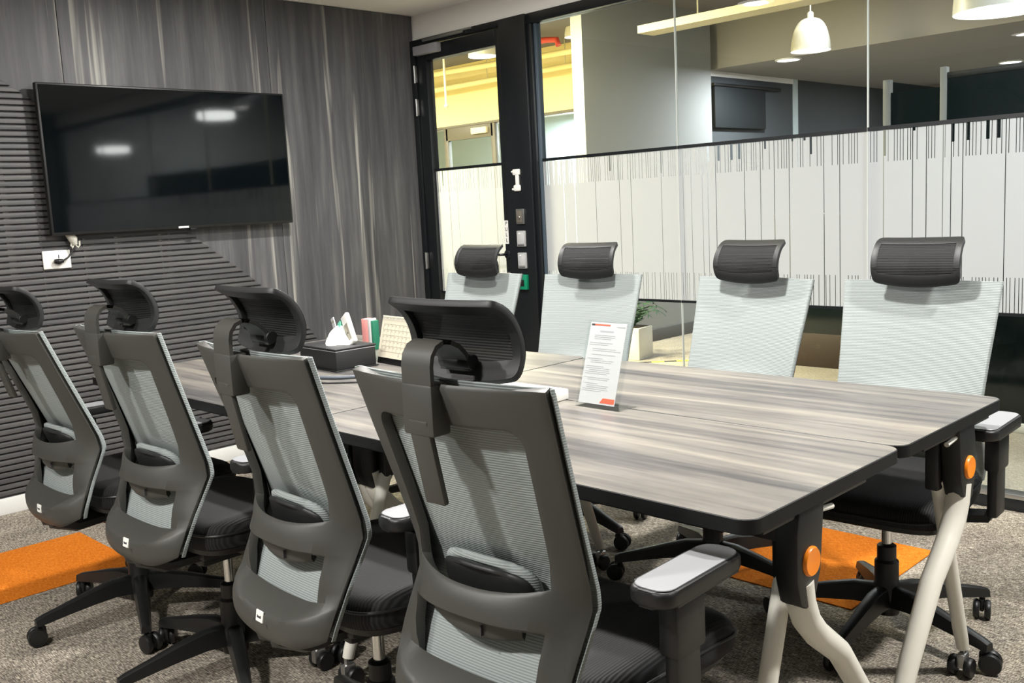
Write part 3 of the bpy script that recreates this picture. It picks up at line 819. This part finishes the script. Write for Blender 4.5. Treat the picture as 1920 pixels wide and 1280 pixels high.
def make_chair():
    o = empty('office_chair')
    # ---- star base
    hub = B().lathe([(.02, .055), (.036, .058), (.042, .09), (.042, .135), (.034, .15), (.034, .215), (.028, .222), (.001, .222)], 24).out('star_base', BLACKP, o)
    for k in range(5):
        a = 2 * PI * k / 5
        R = Matrix.Rotation(a, 4, 'Z')
        pr = lambda w, h: [(-w, -h), (w, -h), (w * .8, h), (-w * .8, h)]
        b = B(); P = [(.025, 0, .115), (.09, 0, .118), (.17, 0, .107), (.25, 0, .092), (.315, 0, .080), (.335, 0, .075)]
        ws = [.026, .025, .022, .0185, .016, .015]; hs = [.03, .027, .022, .017, .014, .011]
        rings = []
        for p, w, h in zip(P, ws, hs):
            rings.append([b.bm.verts.new(R @ Vector((p[0], s * w * q, p[2] + t * h))) for s, q, t in ((-1, 1, -1), (1, 1, -1), (1, .75, .8), (1, .35, 1), (-1, .35, 1), (-1, .75, .8))])
        for i in range(len(P) - 1):
            for j in range(6): b.bm.faces.new((rings[i][j], rings[i][(j + 1) % 6], rings[i + 1][(j + 1) % 6], rings[i + 1][j]))
        b.bm.faces.new(list(reversed(rings[0]))); b.bm.faces.new(rings[-1])
        b.out('base_leg', BLACKP, hub, smooth=35)
        cx, cy = .318 * math.cos(a), .318 * math.sin(a)
        Mc = Matrix.Translation((cx, cy, 0)) @ Matrix.Rotation(a + .9 + .7 * k, 4, 'Z')
        w = B().lathe([(.009, .045), (.009, .082)], 10, Mc)
        for s in (-1, 1):
            w.lathe([(.010, -.0085), (.025, -.0085), (.029, -.004), (.0295, .002), (.027, .008), (.018, .0095), (.004, .0095)], 22,
                    Mc @ Matrix.Translation((-.016, s * .0155, .0295)) @ Matrix.Rotation(-s * PI / 2, 4, 'X'))
        w.box(-.022, .012, -.006, .006, .022, .058, .004, 2, Mc)
        w.out('caster', BLACKP, hub)
    B().lathe([(.001, .20), (.0145, .20), (.0145, .37), (.001, .37)], 20).out('gas_lift', CHROME, o)
    B().lathe([(.027, .205), (.027, .262), (.019, .268), (.0148, .268)], 20, None, False).out('lift_sleeve', BLACKP, o)
    B().box(-.085, .085, -.12, .13, .352, .392, .014).box(-.045, .045, -.10, .06, .322, .356, .012).out('tilt_mechanism', BLACKP, o)
    B().tube([(.05, .06, .365), (.18, .07, .36), (.245, .075, .352)], [.006, .006, .006], 8).box(.225, .275, .062, .09, .344, .358, .004).out('lever', BLACKP, o)
    B().tube([(-.03, -.1, .37), (-.03, -.2, .375), (-.028, -.262, .405), (-.027, -.272, .44)], [.03, .032, .03, .02], 8, up=(1, 0, 0)).tube([(.03, -.1, .37), (.03, -.2, .375), (.028, -.262, .405), (.027, -.272, .44)], [.03, .032, .03, .02], 8, up=(1, 0, 0)).out('back_mount', BLACKP, o)
    # ---- seat
    def outline(sc, n=56):
        p = []
        for k in range(n):
            a = 2 * PI * k / n; c, s = math.cos(a), math.sin(a); e = 2 / 5.5
            x = .242 * sc * math.copysign(abs(c) ** e, c); y = .235 * sc * math.copysign(abs(s) ** e, s)
            x *= 1 + .07 * y / .235
            p.append((x, y + .055))
        return p
    def stack(levels):
        b = B(); rings = []
        for sc, zz in levels:
            rings.append([b.bm.verts.new((x, y, zz - (.02 * max(0, (y - .12) / .15) ** 2 if zz > .44 else 0))) for x, y in outline(sc)])
        for i in range(len(levels) - 1):
            n = len(rings[0])
            for k in range(n): b.bm.faces.new((rings[i][k], rings[i][(k + 1) % n], rings[i + 1][(k + 1) % n], rings[i + 1][k]))
        b.bm.faces.new(list(reversed(rings[0]))); b.bm.faces.new(rings[-1])
        return b
    seat = stack([(.93, .418), (.985, .424), (1.0, .44), (.998, .464), (.975, .482), (.92, .493), (.8, .497), (.5, .495), (.2, .493)]).out('seat_cushion', SEATM, o, smooth=50)
    ring = [(x, y, .463 - .02 * max(0, (y - .12) / .15) ** 2) for x, y in outline(1.003)]
    b = B(); n = len(ring)
    prof = [(math.cos(2 * PI * k / 6) * .0035, math.sin(2 * PI * k / 6) * .0035) for k in range(6)]
    rr = []
    for k in range(n):
        p = Vector(ring[k]); d = (Vector(ring[(k + 1) % n]) - Vector(ring[k - 1])).normalized(); s = d.cross(Vector((0, 0, 1)))
        rr.append([b.bm.verts.new(p + s * a + Vector((0, 0, c))) for a, c in prof])
    for k in range(n):
        for j in range(6): b.bm.faces.new((rr[k][j], rr[k][(j + 1) % 6], rr[(k + 1) % n][(j + 1) % 6], rr[(k + 1) % n][j]))
    b.out('piping', BLACKP, seat)
    stack([(.6, .386), (.8, .392), (.93, .404), (.95, .419)]).out('seat_shell', BLACKP, o, smooth=50)
    # ---- back frame: one grid, openings left out
    rows = []   # (z centre, z edge, inner half width, extra y at centre)
    zo0, zo1 = .598, .585
    def row(zc, ze, wi, dy=0.0): rows.append((zc, ze, wi, dy))
    row(.386, .432, .12, .018); row(.396, .442, .122, .003); row(.42, .452, .126, -.002); row(.438, .474, .13, -.004); row(.451, .494, .134, -.003); row(.457, .499, .136, .006); row(.484, .510, .140, .050)
    r_lo0 = len(rows) - 1
    row(.515, .526, .146, .036); row(.545, .550, .150, .018); row(.575, .575, .153, .003); row(.596, .590, .155, -.010)
    r_lo1 = len(rows) - 1
    row(.600, .597, .155, -.018); row(.622, .626, .156, -.024); row(.642, .664, .156, -.020); row(.648, .676, .156, -.012)
    r_up0 = len(rows) - 1
    for zz in (.71, .75, .79, .83, .87, .90, .915): row(zz, zz, fW(zz) - .053, 0)
    wi_t = fW(.945) - .055
    for k in range(1, 6):
        a = PI / 2 * k / 5
        zz = .915 + .028 * math.sin(a); row(zz, zz, wi_t - .028 * (1 - math.cos(a)), 0)
    r_up1 = len(rows) - 1
    row(.948, .948, wi_t - .03, -.001); row(.98, .98, wi_t - .03, -.002); row(1.006, 1.004, wi_t - .03, -.002); row(1.013, 1.011, wi_t - .03, .003)
    NR, NC = 5, 24
    P = []
    for zc, ze, wi, dy in rows:
        W = fW(ze); xs = [lerp(-W, -wi, k / NR) for k in range(NR)] + [lerp(-wi, wi, k / NC) for k in range(NC)] + [lerp(wi, W, k / NR) for k in range(NR + 1)]
        line = []
        for x in xs:
            u = x / W; e = abs(u) ** 2.2
            zz = lerp(zc, ze, e)
            y = fE(zz) - .021 - fB(zz) * (1 - abs(u) ** fP(zz)) + dy * (1 - abs(u) ** 3)
            line.append((x, y, zz))
        P.append(line)
    def keep(i, j):
        if NR <= j < NR + NC and (r_lo0 <= i < r_lo1 or r_up0 <= i < r_up1): return False
        return True
    bf = B().grid(P, keep).out('back_frame', GREYP, o, smooth=45)
    md = bf.modifiers.new('thick', 'SOLIDIFY'); md.thickness = .019; md.offset = -1
    # make the thickness go forward whatever the normal direction is
    me = bf.data
    if sum(p.normal.y * p.area for p in me.polygons) > 0: md.offset = 1
    md = bf.modifiers.new('soft', 'BEVEL'); md.width = .0028; md.segments = 2; md.limit_method = 'ANGLE'; md.angle_limit = math.radians(50)
    bake(bf)
    for p in bf.data.polygons: p.use_smooth = True
    bf.data.set_sharp_from_angle(angle=math.radians(50))
    # name plate on the lower shell
    np_ = B().box(-.0145, .0145, -.002, .002, -.0125, .0125, .0012, 1).out('name_plate', WHITEP, bf, (0, -.2895, .446), (-.16, 0, 0))
    np_['label'] = 'small white name plate'
    t = B()
    for k, (x0, h) in enumerate(((-.0085, .006), (-.005, .0045), (-.0015, .0045), (.002, .0045), (.0055, .006))):
        t.box(x0, x0 + .0024, -.0026, -.0021, -.0035, -.0035 + h)
    t.out('plate_lettering', INKD, np_, smooth=0)
    # ---- stretched mesh with wrapped edge
    P = []; NZ, NX = 60, 24
    for i in range(NZ + 1):
        zz = lerp(.43, 1.0145, i / NZ); W = fW(zz) + .0025; line = []
        for dyy, xx in ((-.011, -W), (-.004, -W - .001), (0, -W + .003)): line.append((xx, fE(zz) + dyy, zz))
        for k in range(1, NX):
            x = lerp(-W + .003, W - .003, k / NX); u = x / W
            bulge = .016 * math.exp(-((zz - .64) / .05) ** 2) * max(0, 1 - (abs(u) / .7) ** 3)
            line.append((x, fE(zz) - fM(zz) * (1 - abs(u) ** 2.2) + bulge, zz))
        for dyy, xx in ((0, W - .003), (-.004, W + .001), (-.011, W)): line.append((xx, fE(zz) + dyy, zz))
        P.append(line)
    mo = B().grid(P).out('back_mesh', MESHG, o, smooth=60)
    md = mo.modifiers.new('thick', 'SOLIDIFY'); md.thickness = .003; md.offset = 0
    bake(mo)
    for p in mo.data.polygons: p.use_smooth = True
    mo.data.set_sharp_from_angle(angle=math.radians(60))
    # ---- lumbar support
    def pad(x0, z0, z1, ydepth, m, name, par, y_of, thick, exp=3.2):
        b = B(); rings = []; nz = 10
        for sgn in (0, 1):
            pass
        outer = []
        n = 40
        for lev, sc, dy in ((0, .86, -thick / 2), (1, .97, -thick * .32), (2, 1.0, 0), (3, .97, thick * .32), (4, .86, thick / 2), (5, .45, thick * .56), (6, .02, thick * .58)):
            r_ = []
            for k in range(n):
                a = 2 * PI * k / n; c, s = math.cos(a), math.sin(a); e = 2 / exp
                x = x0 * sc * math.copysign(abs(c) ** e, c); zz = (z0 + z1) / 2 + (z1 - z0) / 2 * sc * math.copysign(abs(s) ** e, s)
                r_.append(b.bm.verts.new((x, y_of(x, zz) + dy, zz)))
            rings.append(r_)
        for i in range(len(rings) - 1):
            for k in range(n): b.bm.faces.new((rings[i][k], rings[i][(k + 1) % n], rings[i + 1][(k + 1) % n], rings[i + 1][k]))
        b.bm.faces.new(list(reversed(rings[0]))); b.bm.faces.new(rings[-1])
        return b.out(name, m, par, smooth=55)
    yb = lambda x, zz: -.190 + 1.5 * x * x
    lp = pad(.112, .58, .692, 0, MESHG, 'lumbar_pad', o, lambda x, zz: -.182 + 1.6 * x * x - (zz - .63) * .30, .022)
    pad(.106, .60, .678, 0, DARKP, 'pad_backing', lp, lambda x, zz: -.197 + 1.6 * x * x - (zz - .63) * .25, .014)
    lb = B(); PP = []
    for i, zz in enumerate((.560, .566, .59, .606)):
        line = []
        for k in range(17):
            x = lerp(-.104, .104, k / 16); line.append((x, -.229 + 1.75 * x * x + (.004 if i == 0 else 0), zz + .012 * (x / .104) ** 2))
        PP.append(line)
    lbo = lb.grid(PP).out('lumbar_bracket', GREYP, o, smooth=50)
    md = lbo.modifiers.new('thick', 'SOLIDIFY'); md.thickness = .014; md.offset = 0
    bake(lbo)
    for p in lbo.data.polygons: p.use_smooth = True
    lbo.data.set_sharp_from_angle(angle=math.radians(50))
    B().box(.030, .0325, -.240, -.224, .566, .584).out('adjuster_notch', INKD, lbo, smooth=0)
    # ---- headrest
    def hp(u, v, off=0.0):
        wv = .128 + .002 * math.sin(v * PI)
        x = wv * u
        zz = lerp(1.014 - .014 * (1 - u * u), 1.138 + .002 * u * u, v)
        prof = .030 * (4 * v * (1 - v)) ** .9 + (-.012 * max(0, (v - .8) / .2) ** 2)
        y = lerp(-.217, -.250, v) + prof + .003 * u * u - .006
        return (x, y + off, zz)
    us = [-1, -.985, -.94, -.86] + [lerp(-.76, .76, k / 12) for k in range(13)] + [.86, .94, .985, 1]
    vsn = [0, .03, .08, .16, .25] + [lerp(.3, .8, k / 8) for k in range(9)] + [.87, .93, .98, 1]
    def hrow(u, v):
        # rounded corners
        rc = .10
        uu = abs(u); du = max(0, uu - (1 - rc)) / rc
        dv = max(0, (rc * 1.2 - v) / (rc * 1.2), (v - (1 - rc * .8)) / (rc * .8))
        if du > 0 and dv > 0:
            k = math.hypot(du, dv)
            if k > 1:
                du2, dv2 = du / k * max(du, dv), dv / k * max(du, dv)
                uu = (1 - rc) + rc * du2
                v = rc * 1.2 - rc * 1.2 * dv2 if v < .5 else (1 - rc * .8) + rc * .8 * dv2
        return math.copysign(uu, u), v
    P = [[hp(*hrow(u, v)) for u in us] for v in vsn]
    i0, i1, j0, j1 = 4, len(vsn) - 4, 3, len(us) - 4
    hf = B().grid(P, lambda i, j: not (i0 <= i < i1 and j0 <= j < j1)).out('headrest_frame', DARKP, o, smooth=50)
    me = hf.data
    md = hf.modifiers.new('thick', 'SOLIDIFY'); md.thickness = .012; md.offset = 0
    md = hf.modifiers.new('soft', 'BEVEL'); md.width = .003; md.segments = 2; md.limit_method = 'ANGLE'; md.angle_limit = math.radians(50)
    bake(hf)
    for p in hf.data.polygons: p.use_smooth = True
    hf.data.set_sharp_from_angle(angle=math.radians(55))
    P = [[hp(*hrow(u * 1.0, v), .006) for u in us] for v in vsn]
    B().grid(P).out('headrest_mesh', MESHB, hf, smooth=60)
    # bracket: clamp round the top bar, arch, slider
    B().box(-.036, .036, -.322, -.282, .928, 1.013, .005).out('headrest_clamp', GREYP, o)
    arch = [(0, y, zz) for y, zz in ((-.3155, 1.012), (-.3155, 1.042), (-.312, 1.058), (-.302, 1.071), (-.287, 1.077), (-.270, 1.075), (-.252, 1.066), (-.238, 1.052), (-.231, 1.036), (-.229, 1.022))]
    B().sweep(arch, [(-.034, -.004), (.034, -.004), (.034, .004), (-.034, .004)], True, (0, -1, .3)).out('headrest_arch', GREYP, o, smooth=35)
    B().lathe([(.001, -.036), (.012, -.036), (.014, -.033), (.014, .033), (.012, .036), (.001, .036)], 18, Matrix.Translation((0, -.224, 1.036)) @ Matrix.Rotation(PI / 2, 4, 'Y')).out('headrest_pivot', DARKP, o)
    B().box(-.0235, .0235, -.006, .006, -.13, .02, .004).out('headrest_slider', GREYP, o, (0, -.3150, .935), (.20, 0, 0))
    # ---- armrests
    for s in (-1, 1):
        b = B()
        b.box(s * .290 - .014, s * .290 + .014, -.055, .02, .40, .64, .008)
        b.box(s * .290 - .02, s * .290 + .02, -.062, .028, .53, .625, .008)
        b.sweep([(s * .12, -.018, .388), (s * .22, -.018, .386), (s * .275, -.018, .395), (s * .291, -.018, .43)], [(-.032, -.011), (.032, -.011), (.032, .011), (-.032, .011)], True, (0, .01, 1))
        ap = b.out('armrest_post', BLACKP, o)
        ap['side'] = s
        poly = rrect(s * .287 - .043, s * .287 + .043, -.118, .132, .030, 6)
        B().prism(poly, .638, .667, None, .008, 3).out('armrest_pad', BLACKP, ap)
        poly = rrect(s * .287 - .037, s * .287 + .037, -.111, .125, .026, 6)
        B().prism(poly, .6672, .6695, None, .0015, 1).out('pad_top', PADM, ap)
    return o

proto = make_chair()
CH = [('N1', 1.664, -2.738, 1.5, .017, 50, 5.4, 'grey mesh office chair cut off by the left picture edge, seen from behind'),
      ('N2', 2.286, -2.735, 2.3, .023, 48, 0, 'grey mesh office chair seen from behind, second from the left picture edge'),
      ('N3', 3.029, -2.759, -2.3, .024, 20, 0, 'grey mesh office chair seen from behind, third from the left, tissue box beyond it'),
      ('N4', 3.597, -2.743, 2.4, .016, 60, 0, 'grey mesh office chair nearest the camera, seen from behind'),
      ('F1', 1.631, -1.292, 181.4, -.008, 10, 0, 'pale mesh office chair facing the camera before the glass door'),
      ('F2', 2.246, -1.227, 188.7, -.010, 60, 0, 'pale mesh office chair facing the camera, right behind the upright notice'),
      ('F3', 3.007, -1.336, 175.4, -.001, 0, 0, 'pale mesh office chair facing the camera, second from the right end of the table'),
      ('F4', 3.615, -1.348, 182.7, .001, 56, 0, 'pale mesh office chair facing the camera at the right end of the table')]
BACK = ('back_frame', 'back_mesh', 'lumbar', 'headrest', 'back_mount')
for k, (nm, x, y, rz, h, ph, tl, lb) in enumerate(CH):
    c = proto if k == 0 else copy_tree(proto)
    CH[k] += (c,)
for nm, x, y, rz, h, ph, tl, lb, c in CH:
    c.location = (x, y, 0); c.rotation_euler = (0, 0, math.radians(rz))
    tag(c, lb, 'chair', 'office chairs around the table')
    inward = {'N1': (0, .022), 'N2': (.022, 0), 'N3': (0, .050), 'N4': (.050, 0), 'F1': (.028, 0), 'F2': (0, .028), 'F3': (.048, 0), 'F4': (0, .048)}[nm]   # arms set closer in where neighbours sit tight
    for ch in c.children:
        if nm == 'N2' and ch.name.startswith(('seat_cushion', 'seat_shell')):      # seat slid back clear of the table leg
            ch.scale.y = .86; ch.location.y = -.0255
        if 'side' in ch: ch.location.x += inward[0] if ch['side'] < 0 else -inward[1]
        if ch.name.startswith('star_base'): ch.rotation_euler = (0, 0, math.radians(ph - rz))
        elif not ch.name.startswith(('gas_lift', 'lift_sleeve')):
            ch.location.z += h
            if tl and ch.name.startswith(BACK):
                bpy.context.view_layer.update()
                pv = Matrix.Translation((0, -.1, .42 + h))
                ch.matrix_basis = pv @ Matrix.Rotation(math.radians(tl), 4, 'X') @ pv.inverted() @ ch.matrix_basis

# ------------------------------------------------------------------ things on the table
tb = tag(empty('tissue_box', (1.972, -2.096, TZ), 0), 'black leatherette tissue box with white tissue', 'tissue box')
ang = math.radians(-3.0)
tb.rotation_euler = (0, 0, ang)
BW_, BD_, BH_ = .25, .168, .075
B().box(-BW_, 0, 0, BD_, .004, BH_, .004).out('body', LEATHER, tb)
B().box(-BW_ - .006, .006, -.006, BD_ + .006, 0, .005, .002).out('base', LEATHER, tb)
B().box(-BW_ - .003, .003, -.003, BD_ + .003, BH_, BH_ + .006, .0025).out('lid', LEATHER, tb)
B().tube([(-BW_, 0, BH_ - .004), (0, 0, BH_ - .004), (0, BD_, BH_ - .004)], .0012, 5).out('stitching', INKG, tb)
# crumpled tissue
rnd = random.Random(5); b = B(); P = []
for i in range(9):
    t = i / 8; line = []
    for k in range(20):
        a = 2 * PI * k / 20
        r = (.048 * (1 - t * .75) + .012 * math.sin(3 * a + t * 3) * (1 - t * .5) + .008 * math.sin(5 * a + 1.3))
        line.append((-.125 + r * 1.15 * math.cos(a) - .012 * t, .085 + r * .8 * math.sin(a) + .02 * t, BH_ + .006 + .058 * t + .008 * math.sin(4 * a + t * 2)* t))
    line.append(line[0]); P.append(line)
b.grid(P); b.bm.faces.new([b.bm.verts.new(p) for p in P[-1][:-1]])
b.out('tissue', TISSUE, tb, smooth=25)
def on_box(name, lx, ly, lz, label, cat, rot):
    w = tb.matrix_basis
    Mx = Matrix.Translation((1.972, -2.096, TZ)) @ Matrix.Rotation(ang, 4, 'Z')
    p = Mx @ Vector((lx, ly, lz))
    o = tag(empty(name, p), label, cat); o.rotation_euler = rot
    return o
rc = on_box('remote_control', -.055, .112, BH_ + .006, 'white remote control leaning out of the tissue box', 'remote', (-.12, -.62, ang))
B().box(-.024, .024, -.009, .009, .0, .125, .007, 3).out('casing', WHITEP, rc)
B().box(-.013, .013, -.0098, -.0088, .02, .085, .001, 1).out('key_field', INKP, rc)
B().box(-.003, .003, -.0108, -.0096, .045, .052, .0008, 1).out('key', INKD, rc)
rc = on_box('folded_card', -.110, .112, BH_ + .006, 'green and mint folded card standing in the tissue box', 'card', (-.1, -.6, ang))
B().box(-.014, .014, -.003, .0, 0, .088, .001, 1).out('front_leaf', MINT, rc); B().box(-.004, .022, .0005, .003, 0, .092, .001, 1).out('back_leaf', GREENC, rc)
rc = on_box('paper_strip', -.135, .10, BH_ + .006, 'narrow white paper strip rising from the tissue', 'paper', (-.05, -.45, ang))
B().box(-.011, .011, -.002, .002, .0, .10, .001, 1).out('strip', PAPER, rc); B().box(-.009, .009, -.0026, -.002, .08, .088, .0002, 1).out('printed_line', INKP, rc)

pk = tag(empty('small_carton', (1.63, -1.70, TZ), .12), 'small upright pink, white and green carton behind the tissue box', 'carton')
B().box(-.036, .0, 0, .04, 0, .125, .002).out('pink_face', PINK, pk)
B().box(.0002, .012, 0, .04, 0, .126, .002).out('white_spine', PAPER, pk)
B().box(.0122, .024, .006, .04, 0, .118, .002).out('green_side', GREENC, pk)

# desk calendar
ca = tag(empty('desk_calendar', (2.035, -1.895, TZ)), 'cream desk calendar on a black easel stand', 'calendar')
ca.rotation_euler = (0, 0, math.radians(-6))
tilt = Matrix.Rotation(-.24, 4, 'X')
b = B().box(-.108, .108, -.002, .002, 0, 0.172, .001, 1, tilt); b.box(-.108, .108, -.002, .002, 0, .172, .001, 1, Matrix.Translation((0, .095, 0)) @ Matrix.Rotation(.32, 4, 'X')); b.box(-.108, .108, 0, .095, 0, .004, .001, 1)
b.out('easel', BLACKP, ca)
pg = B().box(-.106, .106, -.0055, -.0025, .022, .176, .0005, 1, tilt).out('page', CREAMPAPER, ca)
b = B()
for k in range(8): b.box(-.09 + k * .0258, -.0892 + k * .0258, -.0059, -.0056, .045, .145, 0, 1, tilt)
for k in range(6): b.box(-.09, .091, -.0059, -.0056, .045 + k * .02, .0457 + k * .02, 0, 1, tilt)
for r in range(5):
    for k in range(7): b.box(-.086 + k * .0258, -.081 + k * .0258, -.0059, -.0056, .058 + r * .02, .061 + r * .02, 0, 1, tilt)
b.box(.03, .034, -.0059, -.0056, .03, .043, 0, 1, tilt)
b.out('printed_grid', INKP, pg, smooth=0)
b = B()
for k in range(22): b.tube([Vector((-.1 + k * .0095, .002, .172)), Vector((-.1 + k * .0095, -.008, .170)), Vector((-.1 + k * .0095, -.0065, .162))], .0011, 5)
sp = b.out('binding_wire', STEEL, ca); sp.rotation_euler = (-.24, 0, 0)

# cables on the table
co = tag(empty('table_cable', (1.9, -2.2, TZ)), 'grey-blue cable curving in front of the tissue box', 'cable')
B().tube([(-.05, .02, .006), (.06, -.02, .006), (.13, -.02, .006), (.2, .02, .006), (.26, .08, .006), (.33, .12, .006)], .006, 8).out('cable', CABLEM, co)
co = tag(empty('table_wire', (1.9, -2.2, TZ)), 'thin black wire lying below the grey-blue cable', 'cable')
B().tube([(-.07, -.01, .003), (.05, -.07, .003), (.14, -.085, .003), (.24, -.05, .003), (.34, .03, .003)], .0028, 6).out('wire', CABLEB, co)

# white connector box by the seam
wb = tag(empty('desk_power_unit', (2.70, -2.085, TZ), 0.02), 'long white plastic power strip lying along the table seam', 'power strip')
B().box(0, .30, 0, .056, 0, .031, .005, 3).out('casing', WHITEP, wb)
B().box(.268, .2705, -.0006, .0566, .001, .0316).out('end_joint', INKP, wb, smooth=0)
B().box(.03, .24, .012, .044, .0308, .0316, .0004, 1).out('socket_strip', mat('off_white', (222, 221, 214), .4), wb)

# acrylic notice
sg = tag(empty('notice_holder', (3.071, -2.079, TZ), math.radians(-.8)), 'clear acrylic holder with a white printed notice', 'sign')
SW, SH, st = .152, .238, -.31
tl = Matrix.Rotation(st, 4, 'X')
B().box(0, SW, -.0035, -.0015, 0, SH, 0, 1, tl).box(0, SW, .0015, .0035, 0, SH, 0, 1, tl).out('acrylic_sleeve', ACRYL, sg, smooth=0)
B().box(0, SW, 0, .075, 0, .003).out('acrylic_foot', ACRYL, sg, smooth=0)
pp = B().box(.008, SW - .018, -.0008, .0008, .012, SH - .004, 0, 1, tl).out('paper', PAPER, sg, smooth=0)
b = B(); rnd = random.Random(11); zz = SH - .040
b.box(.045, .092, -.0011, -.0008, SH - .030, SH - .026, 0, 1, tl); b.box(.10, .13, -.0011, -.0008, SH - .016, SH - .013, 0, 1, tl)
while zz > .045:
    ln = rnd.uniform(.05, .10); x0 = .015 if rnd.random() < .5 else .028
    b.box(x0, x0 + ln, -.0011, -.0008, zz, zz + .0016, 0, 1, tl); zz -= rnd.choice((.005, .005, .011))
b.out('printed_text', INKG, pp, smooth=0)
B().box(.012, .078, -.0012, -.0008, SH - .013, SH - .009, 0, 1, tl).out('printed_header', INKR, pp, smooth=0)
B().box(.012, .024, -.0014, -.0012, SH - .013, SH - .0085, 0, 1, tl).out('printed_mark', INKD, pp, smooth=0)
b = B(); poly = [(.082, .0165), (.132, .0165), (.132, .030), (.092, .030)]
b.prism(poly, .0008, .0012, tl @ Matrix.Rotation(PI / 2, 4, 'X')); b.out('printed_footer', INKR, pp, smooth=0)
